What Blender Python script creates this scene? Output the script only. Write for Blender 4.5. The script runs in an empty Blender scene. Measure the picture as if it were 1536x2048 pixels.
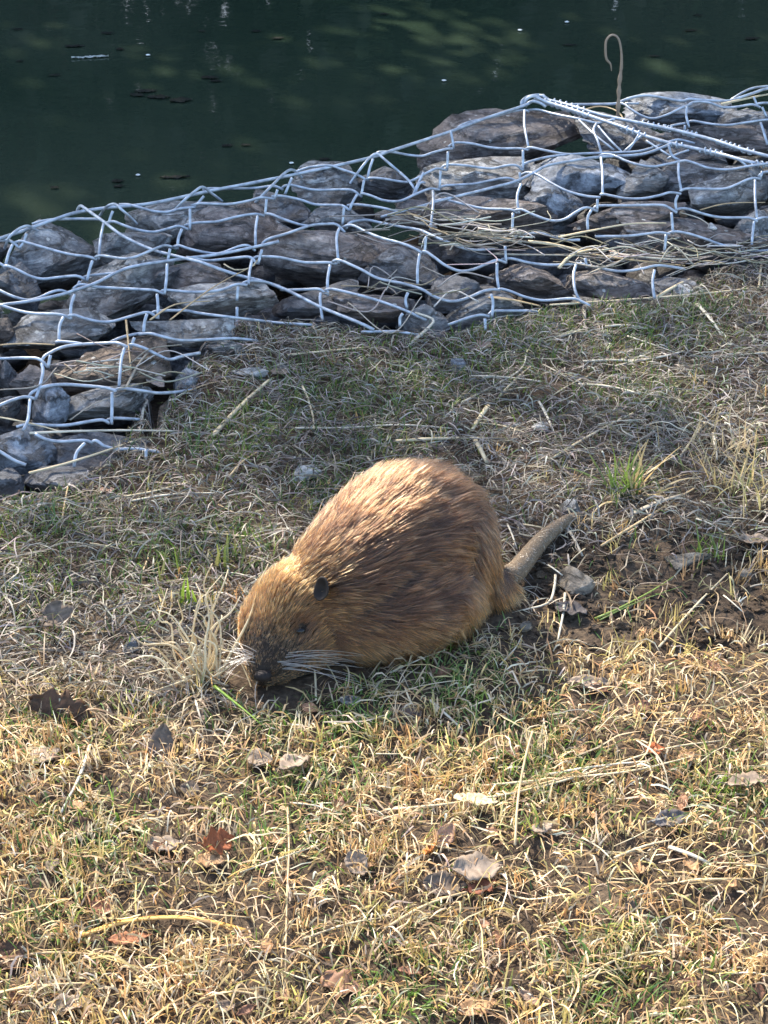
import bpy, bmesh, math, random
import numpy as np
from mathutils import Vector, Matrix
from mathutils.bvhtree import BVHTree
from mathutils.kdtree import KDTree

R = math.radians
rng = np.random.default_rng(7)
random.seed(7)
scene = bpy.context.scene
COL = scene.collection

# ------------------------------------------------------------------ camera
CAM_H, PITCH, VFOV = 1.55, 32.0, 32.0
cam_d = bpy.data.cameras.new('camera')
cam = bpy.data.objects.new('camera', cam_d)
COL.objects.link(cam)
cam.location = (0, 0, CAM_H)
cam.rotation_euler = (R(90 - PITCH), 0, 0)
cam_d.sensor_fit = 'VERTICAL'
cam_d.angle = R(VFOV)
cam_d.clip_start, cam_d.clip_end = 0.05, 400
scene.camera = cam

# ------------------------------------------------------------------ sky, sun, exposure
SUN_EL, SUN_AZ = 38.0, -30.0          # azimuth from +Y (away from the camera), negative = towards -X
to_sun = Vector((math.sin(R(SUN_AZ)) * math.cos(R(SUN_EL)), math.cos(R(SUN_AZ)) * math.cos(R(SUN_EL)), math.sin(R(SUN_EL))))
world = bpy.data.worlds.new('World')
scene.world = world
world.use_nodes = True
wn = world.node_tree
sky = wn.nodes.new('ShaderNodeTexSky')
sky.sky_type = 'NISHITA'
sky.sun_disc = False
sky.sun_elevation = R(SUN_EL)
sky.sun_rotation = R(SUN_AZ)
sky.altitude = 50
sky.dust_density = 1.5
wn.links.new(sky.outputs[0], wn.nodes['Background'].inputs[0])
wn.nodes['Background'].inputs[1].default_value = 0.15
sun_d = bpy.data.lights.new('sun', 'SUN')
sun_d.energy = 3.3
sun_d.angle = R(0.55)
sun_d.color = (1.0, 0.91, 0.77)
sun = bpy.data.objects.new('sun', sun_d)
COL.objects.link(sun)
sun.rotation_euler = to_sun.to_track_quat('Z', 'Y').to_euler()
vs = scene.view_settings
vs.view_transform = 'Standard'
vs.look = 'None'
vs.exposure = 2.0
vs.gamma = 1.0
vs.use_curve_mapping = False
scene.cycles.use_denoising = True
scene.cycles.max_bounces = 6
scene.cycles.transparent_max_bounces = 6
scene.cycles.caustics_reflective = False
scene.cycles.caustics_refractive = False

# ------------------------------------------------------------------ pixel rays (photograph pixels, 1536 x 2048)
FPX = 1024.0 / math.tan(R(VFOV / 2))
CAMP = np.array([0, 0, CAM_H])
FWD = np.array([0, math.cos(R(PITCH)), -math.sin(R(PITCH))])
UP = np.array([0, math.sin(R(PITCH)), math.cos(R(PITCH))])
RIGHT = np.array([1.0, 0, 0])

def ray(u, v):
    d = FWD + (u - 768) / FPX * RIGHT - (v - 1024) / FPX * UP
    return d / np.linalg.norm(d)

def at_z(u, v, z):
    d = ray(u, v)
    return CAMP + d * ((z - CAM_H) / d[2])

def proj(P):
    q = np.asarray(P, float) - CAMP
    w = q @ FWD
    return np.stack([768 + FPX * (q @ RIGHT) / w, 1024 - FPX * (q @ UP) / w], -1)

def px_m(P):
    return FPX / ((np.asarray(P) - CAMP) @ FWD)      # pixels per metre at P

# ------------------------------------------------------------------ noise
def _hash(ix, iy, iz, seed):
    h = (ix.astype(np.int64) * 374761393 + iy.astype(np.int64) * 668265263 + iz.astype(np.int64) * 2147483647 + seed * 974711) & 0x7fffffff
    h = ((h ^ (h >> 13)) * 1274126177) & 0x7fffffff
    h = h ^ (h >> 16)
    return (h & 0xffff) / 65535.0

def vnoise(P, seed=0):
    P = np.asarray(P, float)
    if P.shape[-1] == 2:
        P = np.concatenate([P, np.zeros(P.shape[:-1] + (1,))], -1)
    i = np.floor(P).astype(int)
    f = P - i
    f = f * f * (3 - 2 * f)
    o = 0
    for a in (0, 1):
        for b in (0, 1):
            for c in (0, 1):
                w = (f[..., 0] if a else 1 - f[..., 0]) * (f[..., 1] if b else 1 - f[..., 1]) * (f[..., 2] if c else 1 - f[..., 2])
                o = o + w * _hash(i[..., 0] + a, i[..., 1] + b, i[..., 2] + c, seed)
    return o * 2 - 1

def fbm(P, oct=4, seed=0, gain=0.5):
    P = np.asarray(P, float)
    s, a, n = 0, 1.0, 0
    for k in range(oct):
        s = s + a * vnoise(P * 2 ** k + 17.3 * k, seed + k)
        n += a
        a *= gain
    return s / n

def sstep(a, b, x):
    t = np.clip((x - a) / (b - a), 0, 1)
    return t * t * (3 - 2 * t)

# ------------------------------------------------------------------ shape of the place
near_px = [(-420, 1130), (-150, 1060), (0, 1002), (120, 985), (215, 935), (300, 880), (300, 800), (390, 730), (480, 655), (660, 650), (800, 672), (900, 668), (1060, 625), (1180, 612), (1330, 598), (1420, 545), (1536, 520), (1700, 490), (2000, 440)]
NEAR = np.array([at_z(u, v, 0.0)[:2] for u, v in near_px])
far_px = [(-420, 600), (0, 480), (109, 441), (219, 417), (420, 384), (599, 349), (746, 316), (901, 265), (1046, 214), (1230, 208), (1400, 202), (1536, 180), (1700, 160), (2000, 120)]
FAR = np.array([at_z(u, v, 0.05)[:2] for u, v in far_px])

def y_near(x):
    return np.interp(x, NEAR[:, 0], NEAR[:, 1])

def y_far(x):
    return np.interp(x, FAR[:, 0], FAR[:, 1])
o_ = np.argsort(NEAR[:, 0]); NEAR = NEAR[o_]

WATER_Z = -0.42

def gz(x, y):
    """height of the soil"""
    x = np.asarray(x, float); y = np.asarray(y, float)
    P = np.stack([x, y], -1)
    near = 0.018 * fbm(P * 2.3, 3, 3) + 0.008 * fbm(P * 11, 2, 5) + 0.004 * vnoise(P * 45, 9)
    # turned soil behind the animal's tail side
    dirt = dirt_mask(x, y)
    near = near + dirt * (0.010 * fbm(P * 26, 3, 21) - 0.006)
    yn, yf = y_near(x), y_far(x)
    dip = sstep(-0.02, 0.10, y - yn)
    z = near * (1 - dip) + (-0.20) * dip
    fall = sstep(0.0, 0.7, y - yf - 0.02)
    z = z - fall * 1.1
    bank = sstep(9.3, 11.0, y)
    z = z * (1 - bank) + bank * (0.25 + 0.12 * fbm(P * 0.5, 3, 8) + 0.02 * np.clip(y - 11, 0, 60))
    return z

def dirt_mask(x, y):
    P = np.stack([x, y], -1)
    u = 1.0 * sstep(0.14, 0.26, x) * (1 - sstep(0.75, 1.1, x)) * sstep(2.06, 2.14, y + 0.06 * vnoise(P * 6, 2)) * (1 - sstep(2.34, 2.46, y + 0.08 * vnoise(P * 7, 4)))
    return np.clip(u, 0, 1)

def mat_z(x, y):
    """upper face of the wire mattress"""
    x = np.asarray(x, float); y = np.asarray(y, float)
    P = np.stack([x, y], -1)
    s = np.clip((y - y_near(x)) / np.maximum(y_far(x) - y_near(x), 0.2), 0, 1)
    return 0.005 + 0.055 * sstep(0, 0.35, s) + 0.012 * fbm(P * 2.5, 2, 31)

# ------------------------------------------------------------------ object helpers
def link(o, parent=None):
    COL.objects.link(o)
    if parent is not None:
        o.parent = parent
    return o

def tag(o, label=None, cat=None, group=None, kind=None):
    if label: o['label'] = label
    if cat: o['category'] = cat
    if group: o['group'] = group
    if kind: o['kind'] = kind
    return o

def empty(name, loc=(0, 0, 0)):
    o = bpy.data.objects.new(name, None)
    o.location = loc
    o.empty_display_size = 0.05
    return link(o)

def mesh_arrays(name, V, F, smooth=True):
    """V (n,3), F (m,3|4)"""
    V = np.ascontiguousarray(V, dtype=np.float32)
    F = np.ascontiguousarray(F, dtype=np.int32)
    me = bpy.data.meshes.new(name)
    me.vertices.add(len(V))
    me.vertices.foreach_set('co', V.ravel())
    k = F.shape[1]
    me.loops.add(F.size)
    me.loops.foreach_set('vertex_index', F.ravel())
    me.polygons.add(len(F))
    me.polygons.foreach_set('loop_start', np.arange(0, F.size, k, dtype=np.int32))
    me.polygons.foreach_set('loop_total', np.full(len(F), k, dtype=np.int32))
    me.polygons.foreach_set('use_smooth', np.full(len(F), smooth, dtype=bool))
    me.update(calc_edges=True)
    me.validate()
    return me

def set_col(me, C, name='tint'):
    a = me.attributes.new(name, 'FLOAT_COLOR', 'POINT')
    C = np.asarray(C, np.float32)
    if C.shape[1] == 3:
        C = np.concatenate([C, np.ones((len(C), 1), np.float32)], 1)
    a.data.foreach_set('color', np.ascontiguousarray(C).ravel())

def obj(name, me, mat, parent=None, loc=None):
    o = bpy.data.objects.new(name, me)
    if mat is not None and not me.materials:
        me.materials.append(mat)
    if loc is not None:
        o.location = loc
    return link(o, parent)

def tube(pts, rad, sides=6, closed_ends=True, flat=1.0):
    """tube along pts (n,3); rad scalar or (n,)"""
    pts = np.asarray(pts, float)
    n = len(pts)
    rad = np.broadcast_to(np.asarray(rad, float), (n,))
    T = np.gradient(pts, axis=0)
    T /= np.linalg.norm(T, axis=1, keepdims=True) + 1e-9
    ref = np.array([0, 0, 1.0]) if abs(T[0][2]) < 0.9 else np.array([1.0, 0, 0])
    N = np.zeros_like(pts)
    nv = np.cross(np.cross(T[0], ref), T[0])
    for i in range(n):
        nv = nv - T[i] * (nv @ T[i])
        nv /= np.linalg.norm(nv) + 1e-9
        N[i] = nv
    B = np.cross(T, N)
    a = np.linspace(0, 2 * np.pi, sides, endpoint=False)
    V = pts[:, None, :] + rad[:, None, None] * (flat * np.cos(a)[None, :, None] * N[:, None, :] + np.sin(a)[None, :, None] * B[:, None, :])
    V = V.reshape(-1, 3)
    F = []
    for i in range(n - 1):
        for j in range(sides):
            k = (j + 1) % sides
            F.append((i * sides + j, i * sides + k, (i + 1) * sides + k, (i + 1) * sides + j))
    if closed_ends:
        V = np.concatenate([V, pts[:1], pts[-1:]])
        c0, c1 = n * sides, n * sides + 1
        for j in range(sides):
            k = (j + 1) % sides
            F.append((c0, k, j, j)); F.append((c1, (n - 1) * sides + j, (n - 1) * sides + k, (n - 1) * sides + k))
    return V, F

def mesh_from(name, V, F, smooth=True):
    me = bpy.data.meshes.new(name)
    me.from_pydata([tuple(v) for v in V], [], [tuple(dict.fromkeys(f)) for f in F])
    me.polygons.foreach_set('use_smooth', np.full(len(me.polygons), smooth, dtype=bool))
    me.update()
    return me

def catmull(P, step):
    P = np.asarray(P, float)
    if len(P) < 3:
        n = max(2, int(np.linalg.norm(P[-1] - P[0]) / step) + 1)
        return np.linspace(P[0], P[-1], n)
    Q = np.vstack([2 * P[0] - P[1], P, 2 * P[-1] - P[-2]])
    out = []
    for i in range(1, len(Q) - 2):
        n = max(2, int(np.linalg.norm(Q[i + 1] - Q[i]) / step) + 1)
        t = np.linspace(0, 1, n, endpoint=False)[:, None]
        p0, p1, p2, p3 = Q[i - 1], Q[i], Q[i + 1], Q[i + 2]
        out.append(0.5 * (2 * p1 + (p2 - p0) * t + (2 * p0 - 5 * p1 + 4 * p2 - p3) * t ** 2 + (3 * p1 - p0 - 3 * p2 + p3) * t ** 3))
    out.append(P[-1:])
    return np.vstack(out)

# ------------------------------------------------------------------ materials
def new_mat(name):
    m = bpy.data.materials.new(name)
    m.use_nodes = True
    nt = m.node_tree
    nt.nodes.clear()
    out = nt.nodes.new('ShaderNodeOutputMaterial')
    return m, nt, out

def N(nt, t, **kw):
    n = nt.nodes.new(t)
    for k, v in kw.items():
        if k.startswith('i_'):
            key = k[2:]
            n.inputs[int(key) if key.isdigit() else key.replace('_', ' ')].default_value = v
        else:
            setattr(n, k, v)
    return n

def ramp(nt, stops, fac=None):
    r = nt.nodes.new('ShaderNodeValToRGB')
    e = r.color_ramp.elements
    while len(e) < len(stops):
        e.new(0.5)
    for el, (p, c) in zip(e, stops):
        el.position = p
        el.color = tuple(c) + ((1,) if len(c) == 3 else ())
    if fac is not None:
        nt.links.new(fac, r.inputs[0])
    return r

def principled(nt, out, rough=0.6, spec=0.3, metal=0.0):
    b = nt.nodes.new('ShaderNodeBsdfPrincipled')
    b.inputs['Roughness'].default_value = rough
    b.inputs['Specular IOR Level'].default_value = spec
    b.inputs['Metallic'].default_value = metal
    nt.links.new(b.outputs[0], out.inputs[0])
    return b

def mat_blade(name, trans=0.35, rough=0.5, gloss=0.03):
    """thin plant tissue: colour from the piece's own tint, some light passing through"""
    m, nt, out = new_mat(name)
    at = N(nt, 'ShaderNodeAttribute', attribute_name='tint')
    d = N(nt, 'ShaderNodeBsdfDiffuse')
    t = N(nt, 'ShaderNodeBsdfTranslucent')
    g = N(nt, 'ShaderNodeBsdfGlossy'); g.inputs['Roughness'].default_value = rough
    tc = N(nt, 'ShaderNodeTexCoord')
    no = N(nt, 'ShaderNodeTexNoise'); no.inputs['Scale'].default_value = 160; no.inputs['Detail'].default_value = 2
    nt.links.new(tc.outputs['Object'], no.inputs['Vector'])
    mr = N(nt, 'ShaderNodeMapRange'); mr.inputs[3].default_value = 0.72; mr.inputs[4].default_value = 1.25
    nt.links.new(no.outputs[0], mr.inputs[0])
    mx = N(nt, 'ShaderNodeVectorMath', operation='SCALE')
    nt.links.new(at.outputs['Color'], mx.inputs[0]); nt.links.new(mr.outputs[0], mx.inputs['Scale'])
    nt.links.new(mx.outputs[0], d.inputs[0]); nt.links.new(mx.outputs[0], t.inputs[0])
    m1 = N(nt, 'ShaderNodeMixShader'); m1.inputs[0].default_value = trans
    nt.links.new(d.outputs[0], m1.inputs[1]); nt.links.new(t.outputs[0], m1.inputs[2])
    m2 = N(nt, 'ShaderNodeMixShader'); m2.inputs[0].default_value = gloss
    nt.links.new(m1.outputs[0], m2.inputs[1]); nt.links.new(g.outputs[0], m2.inputs[2])
    nt.links.new(m2.outputs[0], out.inputs[0])
    return m

def mat_soil():
    m, nt, out = new_mat('soil')
    b = principled(nt, out, 0.95, 0.1)
    tc = N(nt, 'ShaderNodeTexCoord')
    n1 = N(nt, 'ShaderNodeTexNoise'); n1.inputs['Scale'].default_value = 9; n1.inputs['Detail'].default_value = 8; n1.inputs['Roughness'].default_value = 0.7
    n2 = N(nt, 'ShaderNodeTexNoise'); n2.inputs['Scale'].default_value = 120; n2.inputs['Detail'].default_value = 5
    nt.links.new(tc.outputs['Object'], n1.inputs['Vector']); nt.links.new(tc.outputs['Object'], n2.inputs['Vector'])
    r = ramp(nt, [(0.25, (0.035, 0.025, 0.018)), (0.5, (0.075, 0.055, 0.04)), (0.75, (0.13, 0.10, 0.072))], n1.outputs[0])
    r2 = ramp(nt, [(0.35, (0.55, 0.55, 0.55)), (0.7, (1.25, 1.2, 1.1))], n2.outputs[0])
    mx = N(nt, 'ShaderNodeMix', data_type='RGBA', blend_type='MULTIPLY'); mx.inputs[0].default_value = 1
    nt.links.new(r.outputs[0], mx.inputs[6]); nt.links.new(r2.outputs[0], mx.inputs[7])
    nt.links.new(mx.outputs[2], b.inputs['Base Color'])
    bp = N(nt, 'ShaderNodeBump'); bp.inputs['Strength'].default_value = 0.9; bp.inputs['Distance'].default_value = 0.006
    nt.links.new(n2.outputs[0], bp.inputs['Height']); nt.links.new(bp.outputs[0], b.inputs['Normal'])
    return m

def mat_rock(name, dark, mid, light, stain=None, strata=1.0, lichen=0.0):
    m, nt, out = new_mat(name)
    dark, mid, light = [tuple(q * f_ for q in c_) for c_, f_ in ((dark, 0.9), (mid, 1.5), (light, 2.0))]
    b = principled(nt, out, 0.62, 0.45)
    tc = N(nt, 'ShaderNodeTexCoord')
    mp = N(nt, 'ShaderNodeMapping'); mp.inputs['Scale'].default_value = (1, 1, 1 + 2.5 * strata)
    mp.inputs['Rotation'].default_value = (0.35, 0.2, 0)
    nt.links.new(tc.outputs['Object'], mp.inputs[0])
    n1 = N(nt, 'ShaderNodeTexNoise'); n1.inputs['Scale'].default_value = 17; n1.inputs['Detail'].default_value = 10; n1.inputs['Roughness'].default_value = 0.74
    n1.inputs['Distortion'].default_value = 0.6
    nt.links.new(mp.outputs[0], n1.inputs['Vector'])
    r = ramp(nt, [(0.3, dark), (0.5, mid), (0.72, light)], n1.outputs[0])
    n3 = N(nt, 'ShaderNodeTexNoise'); n3.inputs['Scale'].default_value = 55; n3.inputs['Detail'].default_value = 6; n3.inputs['Roughness'].default_value = 0.7
    nt.links.new(tc.outputs['Object'], n3.inputs['Vector'])
    r3 = ramp(nt, [(0.32, (0.42, 0.42, 0.43)), (0.5, (0.95, 0.95, 0.95)), (0.68, (1.5, 1.5, 1.48))], n3.outputs[0])
    mx = N(nt, 'ShaderNodeMix', data_type='RGBA', blend_type='MULTIPLY'); mx.inputs[0].default_value = 1
    nt.links.new(r.outputs[0], mx.inputs[6]); nt.links.new(r3.outputs[0], mx.inputs[7])
    cur = mx.outputs[2]
    # bedding cracks
    dsp = N(nt, 'ShaderNodeMix', data_type='RGBA'); dsp.inputs[0].default_value = 0.12
    nt.links.new(mp.outputs[0], dsp.inputs[6]); nt.links.new(n1.outputs['Color'], dsp.inputs[7])
    vc = N(nt, 'ShaderNodeTexVoronoi', feature='DISTANCE_TO_EDGE'); vc.inputs['Scale'].default_value = 9
    nt.links.new(dsp.outputs[2], vc.inputs['Vector'])
    rc = ramp(nt, [(0.0, (0.30, 0.29, 0.28)), (0.05, (1, 1, 1))], vc.outputs['Distance'])
    mc = N(nt, 'ShaderNodeMix', data_type='RGBA', blend_type='MULTIPLY'); mc.inputs[0].default_value = 0.8
    nt.links.new(cur, mc.inputs[6]); nt.links.new(rc.outputs[0], mc.inputs[7]); cur = mc.outputs[2]
    if stain is not None:
        n4 = N(nt, 'ShaderNodeTexNoise'); n4.inputs['Scale'].default_value = 7; n4.inputs['Detail'].default_value = 5
        nt.links.new(mp.outputs[0], n4.inputs['Vector'])
        rs = ramp(nt, [(0.48, (0, 0, 0)), (0.66, (1, 1, 1))], n4.outputs[0])
        ms = N(nt, 'ShaderNodeMix', data_type='RGBA'); ms.inputs[7].default_value = tuple(stain) + (1,)
        sc = N(nt, 'ShaderNodeMath', operation='MULTIPLY'); sc.inputs[1].default_value = 0.7
        nt.links.new(rs.outputs[0], sc.inputs[0]); nt.links.new(sc.outputs[0], ms.inputs[0])
        nt.links.new(cur, ms.inputs[6]); cur = ms.outputs[2]
    if lichen > 0:
        vo = N(nt, 'ShaderNodeTexVoronoi'); vo.inputs['Scale'].default_value = 26; vo.inputs['Randomness'].default_value = 1
        nt.links.new(tc.outputs['Object'], vo.inputs['Vector'])
        n5 = N(nt, 'ShaderNodeTexNoise'); n5.inputs['Scale'].default_value = 60
        nt.links.new(tc.outputs['Object'], n5.inputs['Vector'])
        ad = N(nt, 'ShaderNodeMath', operation='MULTIPLY_ADD'); ad.inputs[1].default_value = 0.35; 
        nt.links.new(n5.outputs[0], ad.inputs[0]); nt.links.new(vo.outputs['Distance'], ad.inputs[2])
        rl = ramp(nt, [(0.235 + 0.03 * lichen, (1, 1, 1)), (0.27 + 0.03 * lichen, (0, 0, 0))], ad.outputs[0])
        ml = N(nt, 'ShaderNodeMix', data_type='RGBA'); ml.inputs[7].default_value = (0.5, 0.49, 0.45, 1)
        nt.links.new(rl.outputs[0], ml.inputs[0]); nt.links.new(cur, ml.inputs[6]); cur = ml.outputs[2]
    nt.links.new(cur, b.inputs['Base Color'])
    bp = N(nt, 'ShaderNodeBump'); bp.inputs['Strength'].default_value = 1.0; bp.inputs['Distance'].default_value = 0.022
    ad2 = N(nt, 'ShaderNodeMath', operation='MULTIPLY_ADD'); ad2.inputs[1].default_value = 0.35
    nt.links.new(n3.outputs[0], ad2.inputs[0]); nt.links.new(n1.outputs[0], ad2.inputs[2])
    ad3 = N(nt, 'ShaderNodeMath', operation='MULTIPLY_ADD'); ad3.inputs[1].default_value = 0.45
    nt.links.new(rc.outputs[0], ad3.inputs[0]); nt.links.new(ad2.outputs[0], ad3.inputs[2])
    nt.links.new(ad3.outputs[0], bp.inputs['Height']); nt.links.new(bp.outputs[0], b.inputs['Normal'])
    return m

def mat_water():
    m, nt, out = new_mat('river_water')
    b = principled(nt, out, 0.035, 0.5)
    b.inputs['IOR'].default_value = 1.333
    tc = N(nt, 'ShaderNodeTexCoord')
    n0 = N(nt, 'ShaderNodeTexNoise'); n0.inputs['Scale'].default_value = 0.8; n0.inputs['Detail'].default_value = 4
    nt.links.new(tc.outputs['Object'], n0.inputs['Vector'])
    r = ramp(nt, [(0.35, (0.018, 0.030, 0.019)), (0.65, (0.028, 0.040, 0.026))], n0.outputs[0])
    nt.links.new(r.outputs[0], b.inputs['Base Color'])
    mp = N(nt, 'ShaderNodeMapping'); mp.inputs['Scale'].default_value = (1.0, 1.6, 1)
    mp.inputs['Rotation'].default_value = (0, 0, 0.3)
    nt.links.new(tc.outputs['Object'], mp.inputs[0])
    n1 = N(nt, 'ShaderNodeTexNoise'); n1.inputs['Scale'].default_value = 5; n1.inputs['Detail'].default_value = 3
    n2 = N(nt, 'ShaderNodeTexNoise'); n2.inputs['Scale'].default_value = 24; n2.inputs['Detail'].default_value = 2
    nt.links.new(mp.outputs[0], n1.inputs['Vector']); nt.links.new(mp.outputs[0], n2.inputs['Vector'])
    ad = N(nt, 'ShaderNodeMath', operation='MULTIPLY_ADD'); ad.inputs[1].default_value = 0.18
    nt.links.new(n2.outputs[0], ad.inputs[0]); nt.links.new(n1.outputs[0], ad.inputs[2])
    bp = N(nt, 'ShaderNodeBump'); bp.inputs['Strength'].default_value = 0.22; bp.inputs['Distance'].default_value = 0.005
    nt.links.new(ad.outputs[0], bp.inputs['Height']); nt.links.new(bp.outputs[0], b.inputs['Normal'])
    return m

def mat_wire():
    m, nt, out = new_mat('galvanised_wire')
    b = principled(nt, out, 0.42, 0.5, 0.35)
    tc = N(nt, 'ShaderNodeTexCoord')
    n = N(nt, 'ShaderNodeTexNoise'); n.inputs['Scale'].default_value = 55; n.inputs['Detail'].default_value = 4
    nt.links.new(tc.outputs['Object'], n.inputs['Vector'])
    r = ramp(nt, [(0.3, (0.22, 0.24, 0.27)), (0.55, (0.40, 0.435, 0.475)), (0.8, (0.54, 0.57, 0.60))], n.outputs[0])
    nt.links.new(r.outputs[0], b.inputs['Base Color'])
    r2 = ramp(nt, [(0.3, (0.55,) * 3), (0.7, (0.32,) * 3)], n.outputs[0])
    nt.links.new(r2.outputs[0], b.inputs['Roughness'])
    return m

def mat_plain(name, col, rough=0.6, spec=0.3, var=0.3, scale=60, bump=0.0):
    m, nt, out = new_mat(name)
    b = principled(nt, out, rough, spec)
    tc = N(nt, 'ShaderNodeTexCoord')
    n = N(nt, 'ShaderNodeTexNoise'); n.inputs['Scale'].default_value = scale; n.inputs['Detail'].default_value = 5
    nt.links.new(tc.outputs['Object'], n.inputs['Vector'])
    c = np.array(col)
    r = ramp(nt, [(0.3, tuple(c * (1 - var))), (0.7, tuple(c * (1 + var)))], n.outputs[0])
    nt.links.new(r.outputs[0], b.inputs['Base Color'])
    if bump:
        bp = N(nt, 'ShaderNodeBump'); bp.inputs['Strength'].default_value = bump; bp.inputs['Distance'].default_value = 0.004
        nt.links.new(n.outputs[0], bp.inputs['Height']); nt.links.new(bp.outputs[0], b.inputs['Normal'])
    return m

M = {}
M['soil'] = mat_soil()
M['water'] = mat_water()
M['wire'] = mat_wire()
M['blade'] = mat_blade('dry_grass', 0.38)
M['green'] = mat_blade('green_grass', 0.42, 0.4, 0.04)
M['leaf'] = mat_blade('dead_leaf', 0.22, 0.6, 0.02)
M['stalk'] = mat_blade('dry_stalk', 0.0, 0.5, 0.03)
M['foliage'] = mat_blade('tree_foliage', 0.25, 0.5, 0.05)
M['bark'] = mat_plain('bark', (0.07, 0.05, 0.038), 0.9, 0.1, 0.4, 18, 0.6)
M['rock_grey'] = mat_rock('grey_rock', (0.065, 0.066, 0.068), (0.16, 0.16, 0.158), (0.32, 0.32, 0.31), (0.15, 0.125, 0.10), 1.0, 0.4)
M['rock_dark'] = mat_rock('dark_rock', (0.045, 0.046, 0.052), (0.095, 0.095, 0.10), (0.19, 0.19, 0.19), (0.10, 0.075, 0.06))
M['rock_brown'] = mat_rock('brown_rock', (0.055, 0.045, 0.042), (0.125, 0.105, 0.096), (0.25, 0.225, 0.205), (0.16, 0.105, 0.075), 1.4, 0.5)
M['rock_rust'] = mat_rock('rusty_rock', (0.065, 0.045, 0.034), (0.135, 0.095, 0.068), (0.26, 0.20, 0.15), (0.06, 0.05, 0.045), 0.8, 1.0)
M['rock_blue'] = mat_rock('blue_grey_rock', (0.07, 0.075, 0.085), (0.145, 0.155, 0.17), (0.27, 0.28, 0.30), None, 0.4)
M['rock_light'] = mat_rock('pale_rock', (0.10, 0.095, 0.09), (0.22, 0.21, 0.195), (0.38, 0.365, 0.34), (0.17, 0.12, 0.09), 1.2)
M['pebble_pale'] = mat_rock('pale_pebble', (0.22, 0.21, 0.19), (0.34, 0.33, 0.31), (0.45, 0.44, 0.42), None, 0.2)
M['pebble_brown'] = mat_rock('brown_pebble', (0.09, 0.075, 0.06), (0.16, 0.135, 0.105), (0.24, 0.21, 0.17), None, 0.4)

# ------------------------------------------------------------------ ground, water
def axis(lo, hi, fine_lo, fine_hi, step):
    a = list(np.arange(fine_lo, fine_hi + 1e-6, step))
    s, v = step, fine_hi
    while v < hi:
        s *= 1.35; v = min(hi, v + s); a.append(v)
    s, v = step, fine_lo
    while v > lo:
        s *= 1.35; v = max(lo, v - s); a.insert(0, v)
    return np.array(a)

gx, gy = axis(-60, 60, -1.5, 1.6, 0.016), axis(-20, 90, 1.0, 4.3, 0.016)
X, Y = np.meshgrid(gx, gy)
Z = gz(X, Y)
V = np.stack([X.ravel(), Y.ravel(), Z.ravel()], 1)
nx, ny = len(gx), len(gy)
idx = np.arange(nx * ny).reshape(ny, nx)
F = np.stack([idx[:-1, :-1].ravel(), idx[:-1, 1:].ravel(), idx[1:, 1:].ravel(), idx[1:, :-1].ravel()], 1)
o = obj('ground', mesh_arrays('ground', V, F), M['soil'])
tag(o, 'brown earth river bank under the grass and litter', kind='structure')

wy = np.array([2.0, 4, 6, 8, 10.6]); wx = np.linspace(-60, 60, 13)
X, Y = np.meshgrid(wx, wy)
V = np.stack([X.ravel(), Y.ravel(), np.full(X.size, WATER_Z)], 1)
idx = np.arange(X.size).reshape(X.shape)
F = np.stack([idx[:-1, :-1].ravel(), idx[:-1, 1:].ravel(), idx[1:, 1:].ravel(), idx[1:, :-1].ravel()], 1)
o = obj('water', mesh_arrays('water', V, F), M['water'])
tag(o, 'dark green still river water', kind='structure')
WET = 2.0

# ------------------------------------------------------------------ trees of the far bank (seen mirrored in the water; they shade the stones)
def rand_dirs(n):
    d = rng.normal(size=(n, 3))
    return d / np.linalg.norm(d, axis=1, keepdims=True)

def leaf_quads(C, size, col, up_bias=0.3):
    n = len(C)
    nrm = rand_dirs(n); nrm[:, 2] += up_bias; nrm /= np.linalg.norm(nrm, axis=1, keepdims=True)
    a = np.cross(nrm, rand_dirs(n)); a /= np.linalg.norm(a, axis=1, keepdims=True) + 1e-9
    b = np.cross(nrm, a)
    s = size[:, None]
    V = np.stack([C - a * s, C + b * s * 0.45, C + a * s, C - b * s * 0.45], 1).reshape(-1, 3)
    F = np.arange(4 * n).reshape(n, 4)
    me = mesh_arrays('crown', V, F, False)
    set_col(me, np.repeat(col, 4, 0))
    return me

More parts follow.
